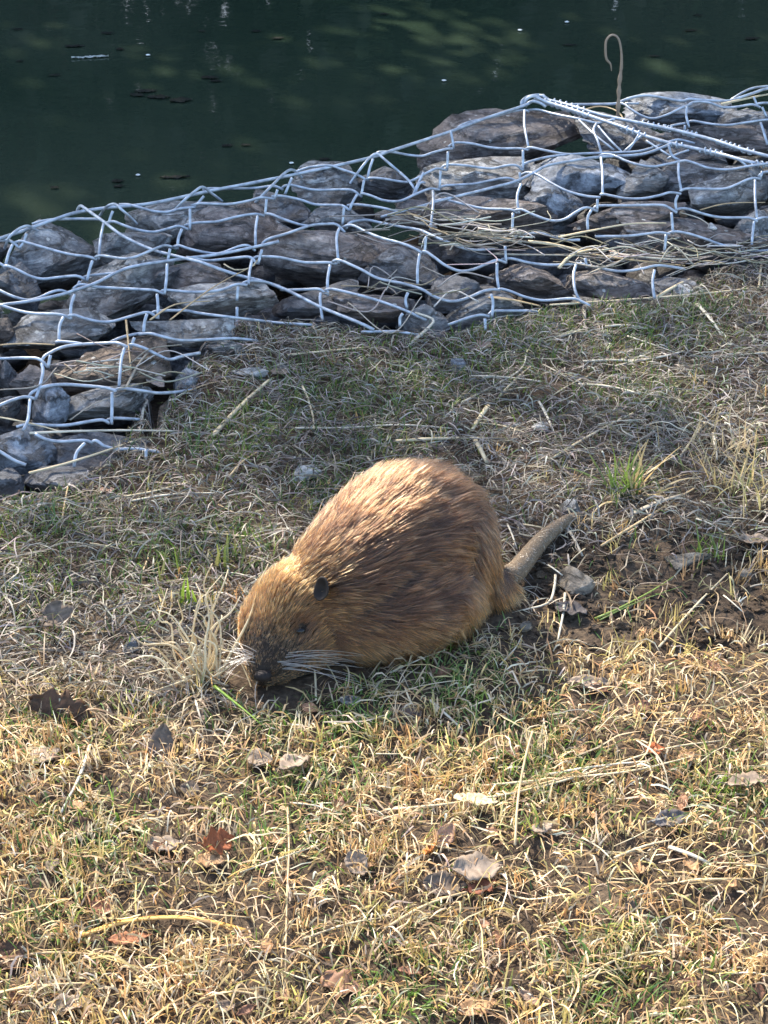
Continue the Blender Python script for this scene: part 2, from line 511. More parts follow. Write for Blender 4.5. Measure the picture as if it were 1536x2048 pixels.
def far_tree(x, y, h, rad, base, n, tint, label):
    g = float(gz(np.array([x]), np.array([y]))[0])
    t = empty('bank_tree', (x, y, g))
    tag(t, label, 'tree', 'trees along the far bank')
    k = 9
    zz = np.linspace(-0.3, h * 0.9, k)
    P = np.stack([0.12 * np.sin(zz * 0.9 + x), 0.12 * np.cos(zz * 0.7 + y), zz], 1)
    V, F = tube(P, np.linspace(0.16, 0.03, k), 8)
    Vs, Fs = [V], [F]
    off = len(V)
    cl = []
    for j in range(14):
        z0 = base + (h * 0.9 - base) * (j + 0.5) / 14
        az = j * 2.4 + x
        L = rad * (0.98 - 0.32 * ((z0 - base) / (h - base)) ** 2) * random.uniform(0.75, 1.05)
        i0 = np.array([np.interp(z0, zz, P[:, 0]), np.interp(z0, zz, P[:, 1]), z0])
        tip = i0 + np.array([math.cos(az) * L, math.sin(az) * L, L * 0.35])
        B = catmull([i0, (i0 + tip) / 2 + np.array([0, 0, 0.1 * L]), tip], L / 5)
        V, F = tube(B, np.linspace(0.05, 0.012, len(B)), 5)
        Vs.append(V); Fs.append([tuple(q + off for q in f) for f in F]); off += len(V)
        for q in (0.45, 0.7, 1.0):
            cl.append((i0 + (tip - i0) * q, rad * random.uniform(0.22, 0.36)))
    cl.append((P[-1], rad * 0.35))
    obj('trunk', mesh_from('trunk', np.vstack(Vs), sum(Fs, [])), M['bark'], t)
    w = np.array([c[1] ** 2 for c in cl]); w /= w.sum()
    ci = rng.choice(len(cl), n, p=w)
    cc = np.array([c[0] for c in cl])[ci]; cr = np.array([c[1] for c in cl])[ci]
    pts = cc + rand_dirs(n) * (cr * rng.random(n) ** 0.45)[:, None] * np.array([1.1, 1.1, 0.8])
    colr = np.array(tint)[None, :] * rng.uniform(0.6, 1.35, (n, 1)) * (1 + rng.normal(0, 0.08, (n, 3)))
    obj('crown', leaf_quads(pts, rng.uniform(0.06, 0.115, n), np.clip(colr, 0.005, 1)), M['foliage'], t)

tree_spec = [(-15.0, 12.6, 9.8, 2.4), (-12.2, 11.9, 9.7, 2.3), (-9.6, 12.2, 9.6, 2.3), (-7.3, 11.8, 8.9, 2.2), (-5.0, 12.2, 7.5, 2.2), (-2.6, 11.9, 7.6, 2.1),
             (0.4, 12.4, 7.4, 2.2), (3.3, 11.9, 7.8, 2.2), (6.4, 12.5, 8.2, 2.3), (9.8, 12.2, 7.6, 2.3)]
tnames = ['dense olive green tree on the far bank mirrored in the water', 'dark evergreen tree on the far bank mirrored in the water']
for i, (x, y, h, r) in enumerate(tree_spec):
    far_tree(x, y, h, r, 0.8, 10500, [(0.045, 0.065, 0.025), (0.03, 0.05, 0.022)][i % 2], tnames[i % 2])

def far_bush(x, y, h, rad, n, tint, label):
    g = float(gz(np.array([x]), np.array([y]))[0])
    t = empty('bank_bush', (x, y, g))
    tag(t, label, 'bush', 'bushes along the far bank')
    Vs, Fs, off, cl = [], [], 0, []
    for j in range(7):
        az = j * 0.9 + x
        L = rad * random.uniform(0.4, 0.9)
        tip = np.array([math.cos(az) * L, math.sin(az) * L, h * random.uniform(0.55, 0.95)])
        B = catmull([np.array([0, 0, -0.2]), tip * np.array([0.35, 0.35, 0.5]), tip], 0.5)
        V, F = tube(B, np.linspace(0.05, 0.012, len(B)), 5)
        Vs.append(V); Fs.append([tuple(q + off for q in f) for f in F]); off += len(V)
        for q in (0.2, 0.4, 0.6, 0.8, 1.0):
            cl.append((tip * np.array([0.4 + 0.6 * q, 0.4 + 0.6 * q, q]), rad * random.uniform(0.35, 0.5)))
    obj('stem', mesh_from('stem', np.vstack(Vs), sum(Fs, [])), M['bark'], t)
    ci = rng.integers(0, len(cl), n)
    cc = np.array([c[0] for c in cl])[ci]; cr = np.array([c[1] for c in cl])[ci]
    pts = cc + rand_dirs(n) * (cr * rng.random(n) ** 0.4)[:, None]
    pts[:, 2] = np.abs(pts[:, 2])
    colr = np.array(tint)[None, :] * rng.uniform(0.6, 1.35, (n, 1)) * (1 + rng.normal(0, 0.08, (n, 3)))
    obj('foliage', leaf_quads(pts, rng.uniform(0.07, 0.14, n), np.clip(colr, 0.005, 1)), M['foliage'], t)
for i in range(24):
    x = -11.5 + (i % 12) * 1.9 + (0.95 if i > 11 else 0) + random.uniform(-0.3, 0.3)
    far_bush(x, (10.7 if i < 12 else 13.4) + random.uniform(-0.3, 0.5), random.uniform(3.4, 4.8), random.uniform(1.3, 1.6), 3600,
             [(0.035, 0.055, 0.022), (0.05, 0.06, 0.028), (0.028, 0.045, 0.02)][i % 3], ['dark green bush leaning over the far water edge', 'olive bush leaning over the far water edge', 'blackish green bush leaning over the far water edge'][i % 3])

# ------------------------------------------------------------------ gabion stones
_ico = bmesh.new(); bmesh.ops.create_icosphere(_ico, subdivisions=4, radius=1)
_ico.verts.ensure_lookup_table()
ICO_V = np.array([v.co[:] for v in _ico.verts]); ICO_F = np.array([[v.index for v in f.verts] for f in _ico.faces]); _ico.free()
_ico = bmesh.new(); bmesh.ops.create_icosphere(_ico, subdivisions=2, radius=1)
ICO2_V = np.array([v.co[:] for v in _ico.verts]); ICO2_F = np.array([[v.index for v in f.verts] for f in _ico.faces]); _ico.free()

def rock_verts(seed, half, planes=16, round_=0.12, rough=0.05, base=None):
    r = np.random.default_rng(seed)
    D = ICO_V if base is None else base
    n = r.normal(size=(planes, 3)); n /= np.linalg.norm(n, axis=1, keepdims=True)
    n = np.vstack([n, np.eye(3) + 0.35 * r.normal(size=(3, 3)), -np.eye(3) + 0.35 * r.normal(size=(3, 3))]); n /= np.linalg.norm(n, axis=1, keepdims=True)
    d = np.concatenate([r.uniform(0.60, 0.88, planes), np.full(6, 1.12)])
    q = D @ n.T
    rr = np.where(q > 0.02, d[None, :] / np.maximum(q, 0.02), 9)
    k = 1 / (0.006 + round_ * 0.35)
    rad = -np.log(np.exp(-k * np.minimum(rr, 3)).sum(1)) / k
    P = D * rad[:, None]
    nz = fbm(P * 1.6 + seed * 3.1, 4, seed % 50)
    lay = vnoise(np.stack([P[:, 0] * 0.8 + seed, P[:, 1] * 0.8, P[:, 2] * 6 + P[:, 0] * 1.5], 1), 7)
    crag = 1 - np.abs(fbm(P * 3.2 + seed * 1.7, 4, 11, 0.6))
    step = np.round(P[:, 2] * 5 + 0.8 * nz) / 5 - P[:, 2]
    P = P * (1 + rough * 1.3 * nz + rough * 0.9 * lay + rough * 1.5 * (crag - 0.8) + rough * 0.9 * fbm(P * 9 + seed, 3, 3))[:, None]
    P[:, 0] += rough * 0.8 * step * np.sign(P[:, 0]); P[:, 1] += rough * 0.8 * step * np.sign(P[:, 1])
    lo, hi = P.min(0), P.max(0)
    P = (P - (lo + hi) / 2) / ((hi - lo) / 2) * np.asarray(half)
    return P

# centre u, v, width, height in photograph pixels, roll, stone kind, what sets it apart
rocks = [
 (118,520,186,146,-8,'rock_grey','large pale grey stone with a peaked top at the water edge under the mesh'),
 (262,495,140,80,10,'rock_grey','grey stone wedged beside the peaked pale stone under the slanting wire'),
 (366,445,230,92,-14,'rock_grey','long grey stone along the water edge with a lichen pale top'),
 (480,466,240,104,-4,'rock_brown','purplish brown flat stone at the water side of the mesh'),
 (560,424,122,78,6,'rock_dark','dark grey blunt stone just behind the purplish brown stone'),
 (652,380,130,98,-4,'rock_grey','grey pointed stone touching the rim wire'),
 (668,440,140,56,4,'rock_grey','low grey stone in front of the pointed stone'),
 (768,364,112,70,0,'rock_dark','dark round stone beyond the rim wire beside the water'),
 (690,512,316,124,4,'rock_brown','largest brown stone with a dark hollow below it'),
 (800,535,150,90,6,'rock_dark','dark shaded stone at the end of the largest brown stone'),
 (38,575,90,80,18,'rock_dark','dark grey slanting stone below the peaked pale stone'),
 (222,592,236,136,-10,'rock_light','broad pale rough stone crossed by two wires'),
 (392,556,140,64,0,'rock_brown','small banded grey brown stone between the pale stone and the hollow'),
 (446,606,206,74,-6,'rock_light','tan flat stone with straw caught on it beside the litter'),
 (118,664,196,74,2,'rock_grey','flat grey stone above the rusty stone'),
 (6,672,46,76,0,'rock_rust','narrow tan stone at the end of the flat grey stone'),
 (216,738,232,102,2,'rock_rust','rusty brown stone with white spots under the mesh'),
 (200,800,186,72,-2,'rock_grey','grey stone tucked under the rusty spotted stone'),
 (98,815,92,78,-22,'rock_blue','small blue grey stone leaning below the rusty stone'),
 (12,762,56,76,0,'rock_dark','dark cracked stone beside the brown chip in the mesh corner'),
 (68,764,84,66,0,'rock_brown','brown angular chip between dark stones in the mesh corner'),
 (14,822,44,60,0,'rock_dark','little dark stone under the dark cracked stone'),
 (46,898,136,106,10,'rock_blue','bright blue grey rough boulder at the mesh corner by the grass'),
 (196,912,220,72,-3,'rock_dark','flat dark slab under the two long stalks'),
 (118,965,170,66,0,'rock_dark','black wet looking stone under the flat slab by the grass'),
 (14,975,70,80,0,'rock_dark','dark grey stone below the blue grey boulder'),
 (1012,284,330,124,-6,'rock_brown','big reddish brown stone under the corner of the mesh rim'),
 (956,362,226,88,-6,'rock_light','pale banded stone in front of the big reddish stone'),
 (958,428,280,86,2,'rock_brown','long brown grey stone with straw along its lower edge'),
 (1098,412,112,92,34,'rock_blue','blue white speckled stone tilted between brown stones'),
 (1166,364,216,96,4,'rock_blue','large smooth slate grey stone below the laced seam'),
 (1288,360,104,64,4,'rock_grey','grey stone beside the smooth slate stone'),
 (1384,362,154,82,-6,'rock_dark','dark wedge stone under the laced seam'),
 (1466,392,164,94,-10,'rock_grey','grey brown rough stone under the end of the seam'),
 (1252,438,216,66,-5,'rock_brown','banded brown slab above the straw bundle'),
 (1366,474,254,80,4,'rock_brown','wide dark brown slab carrying a white pebble'),
 (1508,470,90,80,0,'rock_grey','grey stone next to the slab with the white pebble'),
 (1358,220,206,68,0,'rock_blue','dark bluish stone behind the laced seam at the water'),
 (1496,244,128,62,-14,'rock_grey','sloping grey stone behind the seam beside the dark bluish stone'),
 (1440,276,240,62,4,'rock_brown','pinkish brown flat stone behind the laced seam'),
 (1246,280,180,84,0,'rock_dark','dark stone below the coiled seam wire'),
 (1370,312,150,52,0,'rock_dark','dark low stone between the seam and the wedge stone'),
 (916,590,124,66,-8,'rock_dark','dark rounded stone in the hollow below the sagging wire'),
 (1062,560,160,80,4,'rock_brown','brown grey stone in front of the straw bundle'),
 (1226,574,176,68,4,'rock_brown','low grey brown banded stone beside the grass edge'),
 (968,626,148,66,-8,'rock_grey','grey stone half buried in the litter below the sagging wire'),
 (1356,580,110,44,0,'rock_dark','dark flat stone half under dry roots'),
 (632,604,170,56,-10,'rock_dark','dark stone under the slanting wire beside the litter'),
 (748,622,160,56,4,'rock_brown','brown low stone under the slanting wire end'),
 (850,640,110,60,0,'rock_grey','grey stone half buried in litter under two wires'),
 (830,428,90,50,0,'rock_brown','small brown stone with dry straw heaped on it'),
 (366,668,190,56,0,'rock_grey','grey flat stone under the litter beside the tan stone'),
 (330,560,60,60,0,'rock_dark','small dark stone in the gap behind the banded stone'),
 (1600,250,170,90,0,'rock_grey','grey stone under the rear mesh further along the bank'),
 (1620,400,190,110,0,'rock_brown','brown stone under the mesh further along the bank'),
 (-80,620,180,120,0,'rock_grey','grey stone under the mesh before the peaked pale stone'),
 (-90,760,180,120,0,'rock_brown','brown stone under the mesh before the cracked dark stone'),
 (-80,900,160,120,0,'rock_dark','dark stone under the mesh before the blue grey boulder'),
 (-60,520,150,90,0,'rock_dark','dark stone at the rim before the peaked pale stone'),
 (-230,590,190,110,0,'rock_grey','grey rim stone further down the river'),
 (-240,700,190,120,0,'rock_brown','brown stone in the mesh further down the river'),
 (-230,830,200,130,0,'rock_grey','big grey stone in the mesh further down the river'),
 (-240,960,190,120,0,'rock_dark','dark stone by the grass further down the river'),
 (1780,240,190,100,0,'rock_dark','dark rim stone further up the river'),
 (1800,360,210,110,0,'rock_grey','grey stone in the mesh further up the river'),
]
SINP, COSP = math.sin(R(24)), math.cos(R(24))
rock_tris = []
rock_v_all = []; rock_f_all = []; voff = 0
for i, (u, v, w, h, roll, mk, lab) in enumerate(rocks):
    P0 = at_z(u, v, 0.04)
    s = px_m(P0)
    a = w / 2 / s * 1.12
    hh = h / 2 / s * 1.16
    c = 0.84 * hh
    b = min(1.45 * hh, a * 1.15)
    c = max(c, math.sqrt(max(hh ** 2 - (b * SINP) ** 2, 0)) / COSP * 0.95)
    d = ray(u, v)
    t = 2.0
    for it in range(22):       # centre of the stone: its upper side just under the mattress face
        p = CAMP + d * t
        f = p[2] - (float(mat_z(p[0], p[1])) - 0.72 * c)
        t += f / -d[2] * 0.8
    p = CAMP + d * t
    V = rock_verts(100 + i * 7, (a, b, c), 15, 0.010, 0.062)
    ca, sa = math.cos(R(roll)), math.sin(R(roll))
    V = V @ np.array([[ca, 0, -sa], [0, 1, 0], [sa, 0, ca]])
    me = mesh_arrays('stone', V, ICO_F)
    me.set_sharp_from_angle(angle=R(24))
    o = obj('gabion_stone', me, M[mk], None, tuple(p))
    tag(o, lab, 'stone', 'stones in the wire gabion')
    rock_v_all.append(V + p); rock_f_all.append(ICO_F + voff); voff += len(V)
RV = np.vstack(rock_v_all); RF = np.vstack(rock_f_all)
rock_bvh = BVHTree.FromPolygons(RV.tolist(), RF.tolist())
# small packing stones deep in the gaps
pk_v = []; pk_f = []; off = 0
for k in range(420):
    x = rng.uniform(-1.2, 1.4); s = rng.uniform(0.0, 1.0)
    y = y_near(x) + (y_far(x) - y_near(x)) * s + 0.03
    r_ = rng.uniform(0.03, 0.065)
    V = rock_verts(900 + k, (r_ * 1.3, r_, r_ * 0.7), 9, 0.1, 0.05, ICO2_V) + np.array([x, y, float(mat_z(x, y)) - rng.uniform(0.13, 0.22)])
    pk_v.append(V); pk_f.append(ICO2_F + off); off += len(V)
o = obj('rubble', mesh_arrays('rubble', np.vstack(pk_v), np.vstack(pk_f)), M['rock_dark'])
tag(o, 'small dark rubble packed deep between the gabion stones', 'rubble', kind='stuff')

# ------------------------------------------------------------------ gabion wire
WR = 0.0031
def wire_pts(px, lift=0.0, step=7.0):
    px = catmull(np.asarray(px, float), step)
    ds = np.array([ray(u, v) for u, v in px])
    ts = np.full(len(px), 3.0)
    for it in range(18):
        p = CAMP + ds * ts[:, None]
        f = p[:, 2] - mat_z(p[:, 0], p[:, 1]) - lift
        ts = ts + f / -ds[:, 2] * 0.8
    for i in range(len(px)):
        hit = rock_bvh.ray_cast(Vector(CAMP), Vector(ds[i]))
        if hit[0] is not None:
            ts[i] = min(ts[i], hit[3] - 0.007)
    # a stiff wire bridges from stone to stone instead of following every dent
    k = 5
    pad = np.pad(ts, k, mode='edge')
    mn = np.array([pad[i:i + 2 * k + 1].min() for i in range(len(ts))])
    pad = np.pad(mn, k, mode='edge')
    sm = np.array([pad[i:i + 2 * k + 1].mean() for i in range(len(ts))])
    ts = np.minimum(ts, sm) - 0.002
    pad = np.pad(ts, 2, mode='edge')
    ts = (pad[:-4] + pad[1:-3] + pad[2:-2] + pad[3:-1] + pad[4:]) / 5
    return CAMP + ds * ts[:, None]

def add_wire(parent, px, rad=WR, name='wire', lift=0.0, sides=7):
    P = wire_pts(px, lift)
    V, F = tube(P, rad, sides)
    c = V.mean(0)
    return obj(name, mesh_from(name, V - c, F), M['wire'], parent, tuple(c))

front = tag(empty('gabion_mesh'), 'galvanised chain wire mesh stretched over the stones by the grass', 'wire mesh')
rear = tag(empty('gabion_mesh'), 'galvanised wire mesh panel behind the laced seam at the water', 'wire mesh')

rim = [(-90,512),(0,477),(36,465),(109,439),(153,425),(219,415),(301,407),(420,382),(489,369),(599,347),(670,332),(746,314),(784,301),(901,263),(967,238),(1046,212),(1070,200),(1090,204)]
add_wire(front, rim, WR * 1.25, 'edge_wire', 0.006)
strands = [
 [(-60,470),(0,481),(16,480),(30,488),(38,496)],
 [(28,486),(41,482),(60,487),(120,504),(148,510),(175,513),(194,519)],
 [(190,515),(202,511),(246,517),(273,513),(309,498),(331,491),(353,498)],
 [(347,494),(358,491),(383,499),(424,507),(446,505),(481,492),(498,492),(511,502)],
 [(523,490),(528,484),(539,477),(577,466),(621,451),(653,448),(673,449),(690,465)],
 [(684,455),(703,450),(735,465),(763,476),(804,487),(831,498),(845,507)],
 [(845,503),(853,504),(869,515),(891,531),(919,542),(946,539),(973,528),(995,520),(1012,526)],
 [(1003,519),(1022,517),(1061,526),(1102,530),(1143,528),(1157,527),(1176,531)],
 [(1160,526),(1176,531),(1225,541),(1253,542),(1286,537),(1318,531),(1370,538)],
 [(64,448),(90,441),(123,438),(191,438),(205,441),(216,451)],
 [(210,446),(227,443),(246,450),(273,459),(306,464),(334,458),(358,452),(377,459)],
 [(369,451),(388,446),(420,444),(435,443),(476,433),(511,428),(529,432)],
 [(531,428),(541,428),(566,438),(599,449),(618,452)],
 [(238,409),(257,409),(276,414),(306,422),(334,424),(361,417),(391,414)],
 [(382,411),(399,407),(430,408),(462,408),(500,401),(522,395),(550,398)],
 [(543,393),(563,392),(599,399),(632,409),(675,410),(689,413),(699,421)],
 [(694,411),(708,409),(735,411),(770,417),(802,426)],
 [(405,380),(418,377),(457,377),(511,376),(544,372),(558,375),(566,380)],
 [(564,376),(569,372),(582,370),(604,375),(632,380),(689,379),(708,382),(720,392)],
 [(722,388),(727,387),(744,392),(768,401),(800,402),(830,389),(858,378),(879,380)],
 [(876,376),(893,371),(945,368),(981,361),(1013,356),(1030,361),(1038,367)],
 [(1042,350),(1048,347),(1057,345),(1076,350),(1104,367),(1134,382),(1171,392),(1201,395)],
 [(1200,390),(1206,388),(1225,392),(1253,397),(1286,397),(1318,391),(1340,385),(1362,388)],
 [(1360,383),(1364,380),(1381,377),(1444,378),(1471,370),(1493,360),(1510,356),(1521,359)],
 [(1516,354),(1526,345),(1545,344),(1600,350)],
 [(590,344),(596,342),(621,334),(659,331),(681,338),(708,347),(727,356),(731,361)],
 [(732,359),(741,356),(763,357),(800,363),(815,364),(833,357),(855,345),(874,337),(893,341)],
 [(884,336),(887,332),(899,329),(931,331),(981,337),(1013,331),(1033,331),(1046,342)],
 [(1042,334),(1048,328),(1063,322),(1095,314),(1128,310),(1171,307),(1236,305),(1280,302),(1318,291),(1346,281),(1362,280),(1390,287)],
 [(752,308),(759,304),(784,304),(817,310),(844,312),(866,305),(893,298),(905,297)],
 [(897,294),(901,290),(912,285),(942,287),(975,294),(1002,297),(1038,297),(1057,300)],
 [(1052,297),(1063,295),(1087,300),(1123,307),(1150,309)],
 [(915,256),(920,252),(942,243),(986,234),(1024,223),(1049,220),(1058,224)],
 [(1052,221),(1074,219),(1101,226),(1128,232),(1154,237),(1193,246),(1206,244),(1230,238)],
 [(1200,312),(1206,309),(1225,310),(1253,322),(1280,330),(1307,333),(1335,328),(1362,322)],
 [(1358,324),(1370,321),(1389,326),(1417,336),(1458,339),(1499,332),(1545,326)],
 [(868,402),(877,400),(893,400),(926,408),(967,417),(1019,419),(1035,426)],
 [(1030,421),(1043,419),(1068,430),(1101,441),(1128,439),(1154,423),(1173,415),(1195,423)],
 [(1186,418),(1192,413),(1206,411),(1253,411),(1318,410),(1335,414),(1354,426)],
 [(1353,420),(1360,417),(1376,418),(1411,429),(1444,435),(1499,436),(1515,444)],
 [(1511,440),(1518,437),(1536,435),(1600,438)],
 [(692,458),(697,448),(708,443),(733,440),(763,446),(801,453),(839,460),(864,471),(897,485),(929,497),(957,500),(990,497)],
 [(1020,470),(1069,466),(1088,468),(1129,479),(1160,480)],
 [(1190,473),(1253,472),(1291,468),(1318,465),(1340,468)],
 [(1335,467),(1351,463),(1379,468),(1411,478),(1441,489),(1471,496),(1504,502),(1560,500)],
 [(-50,510),(0,527),(11,537)],
 [(8,533),(16,532),(38,541),(60,552),(85,558),(115,555),(153,552),(172,560)],
 [(164,556),(180,551),(219,547),(230,546)],
 [(-60,550),(0,581),(27,593),(55,600),(79,595),(104,584),(123,581),(142,589)],
 [(146,579),(152,573),(164,569),(197,574),(246,577),(301,580),(314,582),(328,588)],
 [(322,583),(330,580),(355,582),(383,584),(421,583),(448,578),(473,569),(495,570)],
 [(485,567),(491,564),(500,562),(526,563),(560,573)],
 [(560,579),(577,580),(610,579),(637,578),(646,583),(656,589)],
 [(650,581),(664,578),(708,588),(749,599),(787,612),(815,623),(853,641)],
 [(372,514),(413,521),(451,518),(489,514),(503,516),(514,528)],
 [(507,518),(512,514),(525,513),(560,515),(610,525),(653,525),(675,528)],
 [(665,524),(672,520),(684,522),(722,539),(757,557),(805,567),(842,578),(864,591),(891,601),(913,602),(940,594),(968,582),(990,579),(1000,581)],
 [(994,580),(1003,578),(1022,583),(1050,594),(1088,601),(1143,597),(1165,604),(1180,612)],
 [(896,650),(935,636),(962,630),(979,634)],
 [(977,630),(981,626),(992,622),(1061,622),(1075,624)],
 [(722,664),(783,663),(801,664),(845,672)],
 [(0,610),(36,621),(68,627),(120,629),(142,638)],
 [(136,632),(148,630),(170,637),(197,643),(224,643),(257,634),(290,625),(303,627),(314,636)],
 [(303,626),(317,622),(369,621),(396,626),(441,632),(509,640),(548,645),(591,648),(624,650)],
 [(221,684),(246,674),(273,668),(287,667)],
 [(278,669),(301,667),(328,674),(364,681),(420,679),(470,677),(515,682)],
 [(112,685),(118,683),(153,686),(170,690)],
 [(84,722),(88,714),(96,708),(123,695),(159,689),(219,686),(235,686),(249,691),(260,697)],
 [(258,691),(265,689),(290,697),(314,709),(339,719),(366,712),(400,706)],
 [(-60,712),(0,717),(41,716),(74,717),(88,726),(96,735)],
 [(58,795),(62,787),(72,780),(90,773),(123,769),(164,771),(208,775),(227,780),(232,784)],
 [(228,780),(246,777),(287,782),(314,786),(355,784),(392,778)],
 [(-60,830),(0,810),(22,801),(46,794),(60,795),(71,798)],
 [(33,854),(55,849),(104,851),(137,850),(178,843),(205,840),(219,847)],
 [(212,842),(224,837),(250,837),(279,839)],
 [(70,868),(93,879),(123,883),(169,881),(186,887)],
 [(184,884),(191,881),(200,886),(208,892),(232,898),(273,898),(318,904)],
 [(-40,880),(0,903),(27,920),(52,930)],
]
for s in strands:
    add_wire(front, s)
long_wires = [
 [(153,427),(156,417),(161,412),(169,416),(208,444),(246,472),(301,498),(355,513),(400,524),(441,539),(482,552),(526,563),(575,581),(641,614),(717,645),(748,660)],
 [(-60,615),(0,610),(68,601),(123,589),(148,581),(191,566),(246,539),(287,529),(328,523),(369,517),(435,509),(500,496),(558,483)],
 [(762,434),(844,412),(877,402),(986,375),(1030,363),(1068,345),(1095,331),(1160,319),(1198,314),(1280,309),(1324,295),(1343,286)],
]
for s in long_wires:
    add_wire(front, s, WR * 1.12, 'brace_wire', 0.004)
ties = [
 [(53,467),(47,485),(38,497)], [(25,489),(16,511),(10,538)], [(226,422),(221,434),(217,449)], [(207,447),(201,476),(197,519)],
 [(185,521),(179,540),(174,563)], [(160,562),(154,574)], [(149,589),(142,612),(142,639)], [(127,634),(119,653),(118,686)],
 [(408,392),(398,404),(386,415)], [(380,417),(380,460)], [(364,458),(357,476),(355,499)], [(340,497),(335,526)],
 [(334,528),(333,555),(329,589)], [(314,588),(316,612),(316,638)], [(294,628),(289,645),(287,668)], [(269,675),(261,697)],
 [(249,696),(242,723),(238,774)], [(224,784),(224,815),(223,849)], [(292,899),(292,920)], [(101,710),(96,736)],
 [(83,727),(86,742),(79,775),(71,798)], [(60,799),(56,838),(46,862)], [(170,886),(153,906),(148,934)],
 [(584,355),(577,372),(570,389)], [(555,379),(549,399)], [(533,398),(530,432)], [(515,432),(511,459),(511,494)], [(524,499),(516,529)],
 [(504,520),(499,544),(497,569)], [(476,573),(474,602)], [(474,614),(474,657)], [(746,318),(739,338),(734,362)], [(728,360),(722,395)],
 [(714,389),(703,409),(700,422)], [(688,415),(685,452)], [(679,456),(673,476),(677,527)], [(660,530),(655,560),(656,591)], [(641,586),(640,600),(645,640)],
 [(901,262),(905,280),(907,298)], [(896,303),(894,342)], [(881,341),(879,381)], [(866,382),(866,410),(860,462)], [(852,473),(849,509)],
 [(839,508),(835,537),(835,570)], [(816,585),(811,600),(814,618)], [(806,627),(800,636),(800,654)], [(1049,221),(1049,252),(1058,300)],
 [(1046,300),(1046,342)], [(1039,344),(1041,365)], [(1042,368),(1034,394),(1038,427)], [(1026,426),(1024,470)], [(1010,492),(1012,527)],
 [(994,526),(994,553),(998,581)], [(982,588),(986,605),(984,635)], [(970,637),(971,662)], [(1193,247),(1187,261),(1195,281),(1203,307)],
 [(1202,315),(1205,347),(1205,392)], [(1195,398),(1194,423)], [(1183,420),(1175,437),(1176,464)], [(1337,290),(1344,311),(1363,323)],
 [(1357,326),(1357,350),(1363,383)], [(1356,390),(1351,404),(1353,425)], [(1343,425),(1346,469)], [(1332,469),(1329,505)],
 [(1152,529),(1147,550),(1150,580),(1160,603)], [(1170,516),(1174,535)], [(1309,540),(1305,564),(1309,598)], [(1525,342),(1520,359)],
 [(1510,360),(1510,396),(1514,439)], [(1508,443),(1504,479),(1503,505)],
]
for s in ties:
    add_wire(front, s)
# the mesh goes on along the bank on both sides
add_wire(front, [(-340, 596), (-200, 552), (-90, 512)], WR * 1.25, 'edge_wire', 0.006)
rowsL = [(-60, 470), (-50, 510), (-60, 550), (-60, 615), (-60, 712), (-60, 830), (-40, 880)]
for k, (u, v) in enumerate(rowsL):
    add_wire(front, [(u, v)] + [(u - q, v + q * 0.30 + 9 * math.sin(q * 0.045 + k * 2)) for q in range(40, 290, 40)])
for k in range(6):
    for q in range(20 + 35 * (k % 2), 280, 75):
        (u0, v0), (u1, v1) = rowsL[k], rowsL[k + 1]
        add_wire(front, [(u0 - q, v0 + q * 0.30), ((u0 + u1) / 2 - q - 6, (v0 + v1) / 2 + q * 0.3), (u1 - q - 4, v1 + q * 0.30)])
rowsR = [(1600, 350), (1600, 438), (1560, 500)]
for k, (u, v) in enumerate(rowsR):
    add_wire(front, [(u, v)] + [(u + q, v - q * 0.16 + 8 * math.sin(q * 0.045 + k * 2)) for q in range(40, 290, 40)])
for k in range(2):
    for q in range(10 + 40 * k, 250, 80):
        (u0, v0), (u1, v1) = rowsR[k], rowsR[k + 1]
        add_wire(front, [(u0 + q, v0 - q * 0.16), (u1 + q, v1 - q * 0.16)])
# hooks of the side panel hung over the rim; they run down the water face
def side_hook(parent, pts, drop):
    P = wire_pts(pts, 0.008, 6)
    n = len(P)
    a = np.abs(np.linspace(-1, 1, n))
    ends = sstep(0.25, 1.0, a)
    P = P + np.outer(ends, [0, 0.05, -drop])
    V, F = tube(P, WR, 7)
    c = V.mean(0)
    obj('wire', mesh_from('wire', V - c, F), M['wire'], parent, tuple(c))
for s in ([(-6,505),(14,478),(36,459),(55,452),(66,459),(84,476)], [(190,434),(205,418),(227,408),(242,418),(268,450)], [(335,428),(365,403),(388,384),(405,374),(420,386),(441,404)],
          [(497,415),(540,375),(566,349),(582,339),(592,345),(606,360)], [(696,371),(722,336),(742,313),(755,308),(768,318),(800,345),(818,362)]):
    side_hook(front, s, 0.02)
for s in ([(800,345),(818,362),(836,388)], [(826,391),(834,372),(847,345)], [(828,390),(840,366),(850,366)]):
    add_wire(front, s)

add_wire(rear, [(1085,206),(1116,209),(1225,208),(1236,205),(1264,195),(1291,191),(1318,194),(1362,202),(1378,198),(1403,200),(1452,202),(1471,198),(1510,185),(1536,177),(1620,165)], WR * 1.2, 'edge_wire', 0.005)
for s in ([(1240,206),(1250,209),(1261,218),(1285,232),(1307,237),(1335,229),(1362,216),(1384,208)], [(1376,210),(1388,204),(1417,205),(1444,214),(1471,214),(1504,209),(1521,215)],
          [(1460,201),(1485,185),(1507,176),(1540,172),(1600,166)], [(1340,253),(1350,250),(1373,246)], [(1372,247),(1378,243),(1389,242),(1422,248),(1458,250),(1499,244),(1545,239),(1600,244)],
          [(1250,207),(1278,207)], [(1508,212),(1525,206),(1600,208)]):
    add_wire(rear, s)
for s in ([(1374,213),(1372,229),(1378,255)], [(1507,193),(1515,213)], [(1524,214),(1534,236)], [(1521,245),(1529,270),(1535,290)], [(1370,250),(1369,264)]):
    add_wire(rear, s)
seamA = [(1046,212),(1052,200),(1066,192),(1090,203),(1132,216),(1171,229),(1212,243),(1253,257),(1294,273),(1343,287),(1400,299),(1444,309),(1499,324),(1560,336),(1640,352)]
